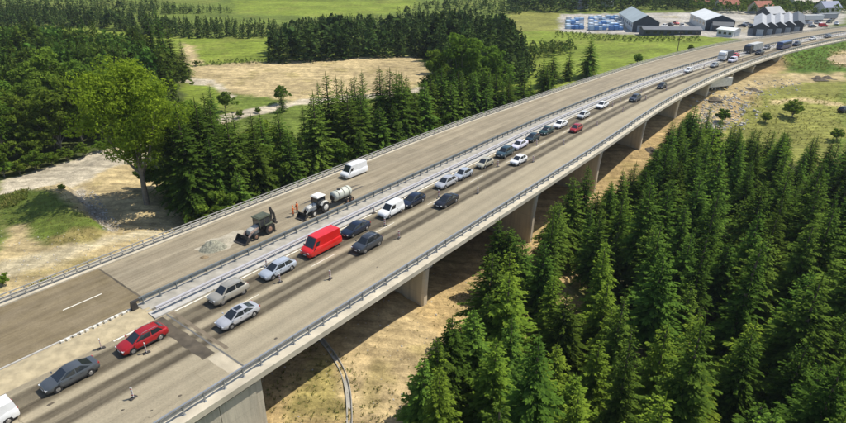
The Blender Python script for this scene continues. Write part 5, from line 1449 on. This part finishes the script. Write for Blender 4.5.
for u0, v0, u1, v1, wd, lab, wm, rm in ((716, 10, 735, 9.5, 9, 'house with red tiled roof behind the white-roofed hall', WALL_C, TILE), (752, 13, 768, 12, 9, 'house with faded red roof behind the dark sheds', WALL_C, TILE), (762, 20, 776, 19, 9, 'dark barn with steep roof behind the shed row', WALL_D, ROOF_G),
                                        (790, 8, 826, 7, 8, 'long low pale building near the top right', WALL_C, mat('pale_long_roof', (.50, .45, .38), .7, var=.1)), (818, 13.5, 834, 13, 9, 'blue-roofed building near the top right', WALL_W, mat('blue_roof', (.05, .09, .22), .6, var=.15)),
                                        (690, 7, 704, 6.5, 8, 'small house with red roof left of the white-roofed hall', WALL_C, TILE), (806, 4, 818, 3.6, 8, 'distant house with brown red roof at the top right', WALL_W, TILE),
                                        (574, 8.5, 585, 8.2, 8, 'grey-blue house at the edge of the dark wood', mat('blue_grey_render', (.32, .34, .42), .8), ROOF_G), (603, 7, 611, 6.8, 7, 'white house at the edge of the dark wood', WALL_W, ROOF_G)):
    hall('house', lab, ground(u0, v0), ground(u1, v1), wd, 4.2, 7.4, wm, rm, 'house', doors=1, wins=3, chim=True)
# pallet yard: wrapped stacks in blue and white film
FILM = [mat('blue_film', (.10, .24, .52), .4, var=.2), mat('pale_blue_film', (.36, .50, .66), .4, var=.15), mat('white_film', (.66, .70, .74), .4, var=.12), mat('slate_film', (.16, .24, .36), .4, var=.15)]
WOOD = mat('pallet_wood', (.30, .22, .13), .9)
pmx = []
for m in FILM:
    b = MB(); b.box((0, 0, 1.05), (2.3, 3.2, 1.8), taper=.97); t = MB(); t.box((0, 0, .08), (2.35, 3.25, .14)); pmx.append((b.mesh('wrapped_load', m), t.mesh('pallet', WOOD)))
def yard(u0, u1, v0, v1, nu, nv, where):
    for i in range(nu):
        for j in range(nv):
            if rnd.random() < .12: continue
            p = ground(u0 + (u1 - u0) * (i + .5) / nu + rnd.uniform(-.3, .3), v0 + (v1 - v0) * (j + .5) / nv)
            k = rnd.choice((0, 1, 1, 2, 2, 3, 0)) if j < nv - 1 else rnd.choice((0, 1, 0))
            e = empty('pallet_stack', (p.x, p.y, p.z - .05), .12); e.scale = (1, 1, rnd.uniform(.7, 1.25))
            tag(e, 'pallets wrapped in plastic film, ' + where, 'pallet', 'wrapped pallets, ' + where)
            link('wrapped_load', pmx[k][0], e); link('pallet', pmx[k][1], e)
yard(566, 583, 19, 30, 4, 5, 'left block of the yard')
yard(589, 622, 18, 31, 8, 6, 'right block of the yard beside the teal hall')
# vehicles parked in the yards
YC = ['white', 'graphite', 'red', 'silver', 'navy', 'white', 'beige', 'black', 'silver', 'greyish', 'white', 'vanred', 'graphite', 'icy']
for i, (u, v) in enumerate(((664, 27), (670, 25.5), (676, 24.5), (682, 27), (742, 27), (747, 25), (752, 28), (802, 27), (807, 25), (812, 27.5), (818, 24), (823, 27), (829, 23), (836, 25))):
    p = ground(u, v); car('parked_car', rnd.choice(('hatch', 'wagon', 'suv', 'small_van')), paint(YC[i], COL[YC[i]]), (p.x, p.y, p.z + .04), rnd.uniform(0, 6.28), 'tiny parked car in the yard around the halls', 'car', 'cars parked around the halls')
def trailer(label, u, v, rz, m, L=9.0):
    p = ground(u, v); e = empty('box_trailer', (p.x, p.y, p.z), rz); tag(e, label, 'trailer')
    b = MB(); b.box((0, 0, 2.3), (L, 2.5, 2.6)); b.build('cargo_box', m, e); b = MB(); b.box((0, 0, .85), (L - .4, 1.2, .25)); b.build('chassis', DARKP, e)
    for ax in (-L / 2 + 1.2, -L / 2 + 2.4, L / 2 - 1.6):
        for sd in (1, -1): wheel(e, ax, sd * 1.05, .48, .3, sd)
trailer('white box trailer parked under the far span of the viaduct', 717, 89, .35, WHITEP)
trailer('pale box trailer parked beside the far road at the right', 812, 21.5, .1, ROOF_W, 11)
trailer('grey box trailer in the yard right of the shed row', 826, 20, .05, ROOF_G, 11)
p = ground(844, 112); car('parked_car', 'suv', paint('black', COL['black']), (p.x, p.y, p.z + .05), .4, 'black car in the meadow at the right border', 'car')
# heaps of timber and earth beside the meadow track
for u, v, R, h, lab in ((818, 79, 2.2, 1.2, 'dark heap of brushwood beside the pale track, left one'), (827, 78, 2.0, 1.0, 'dark heap of brushwood beside the pale track, right one'), (752, 90, 2.2, 1.1, 'dark heap of debris near the far abutment'), (650, 150, 1.6, .9, 'dark heap of debris under the viaduct'), (714, 99, 1.8, .9, 'dark heap of debris beside the rubble')):
    p = ground(u, v); heap('debris_heap', lab, (p.x, p.y, p.z - .05), R, h, mat('brushwood', (.10, .08, .055), .95, var=.5, scale=2, bump=1), int(u), 'debris', 14)
p = ground(841, 60); heap('sand_heap', 'pale sand heap on the grassy slope at the right border', (p.x, p.y, p.z - .2), 6, 2.6, mat('sand_heap', (.50, .38, .22), .95, var=.25, scale=.6, bump=.6), 9, 'sand', 22)

# ------------------------------------------------------------------ thin summer haze over the valley
b = MB(); b.box((100, 560, 55), (2200, 1560, 162))
hm = bpy.data.materials.new('haze'); hm.use_nodes = True
hn = hm.node_tree; hn.nodes.remove(hn.nodes['Principled BSDF'])
pv = hn.nodes.new('ShaderNodeVolumePrincipled'); pv.inputs['Color'].default_value = (.82, .90, 1.0, 1); pv.inputs['Density'].default_value = HAZE
hn.links.new(pv.outputs[0], [x for x in hn.nodes if x.type == 'OUTPUT_MATERIAL'][0].inputs['Volume'])
tag(b.build('haze', hm), kind='stuff')
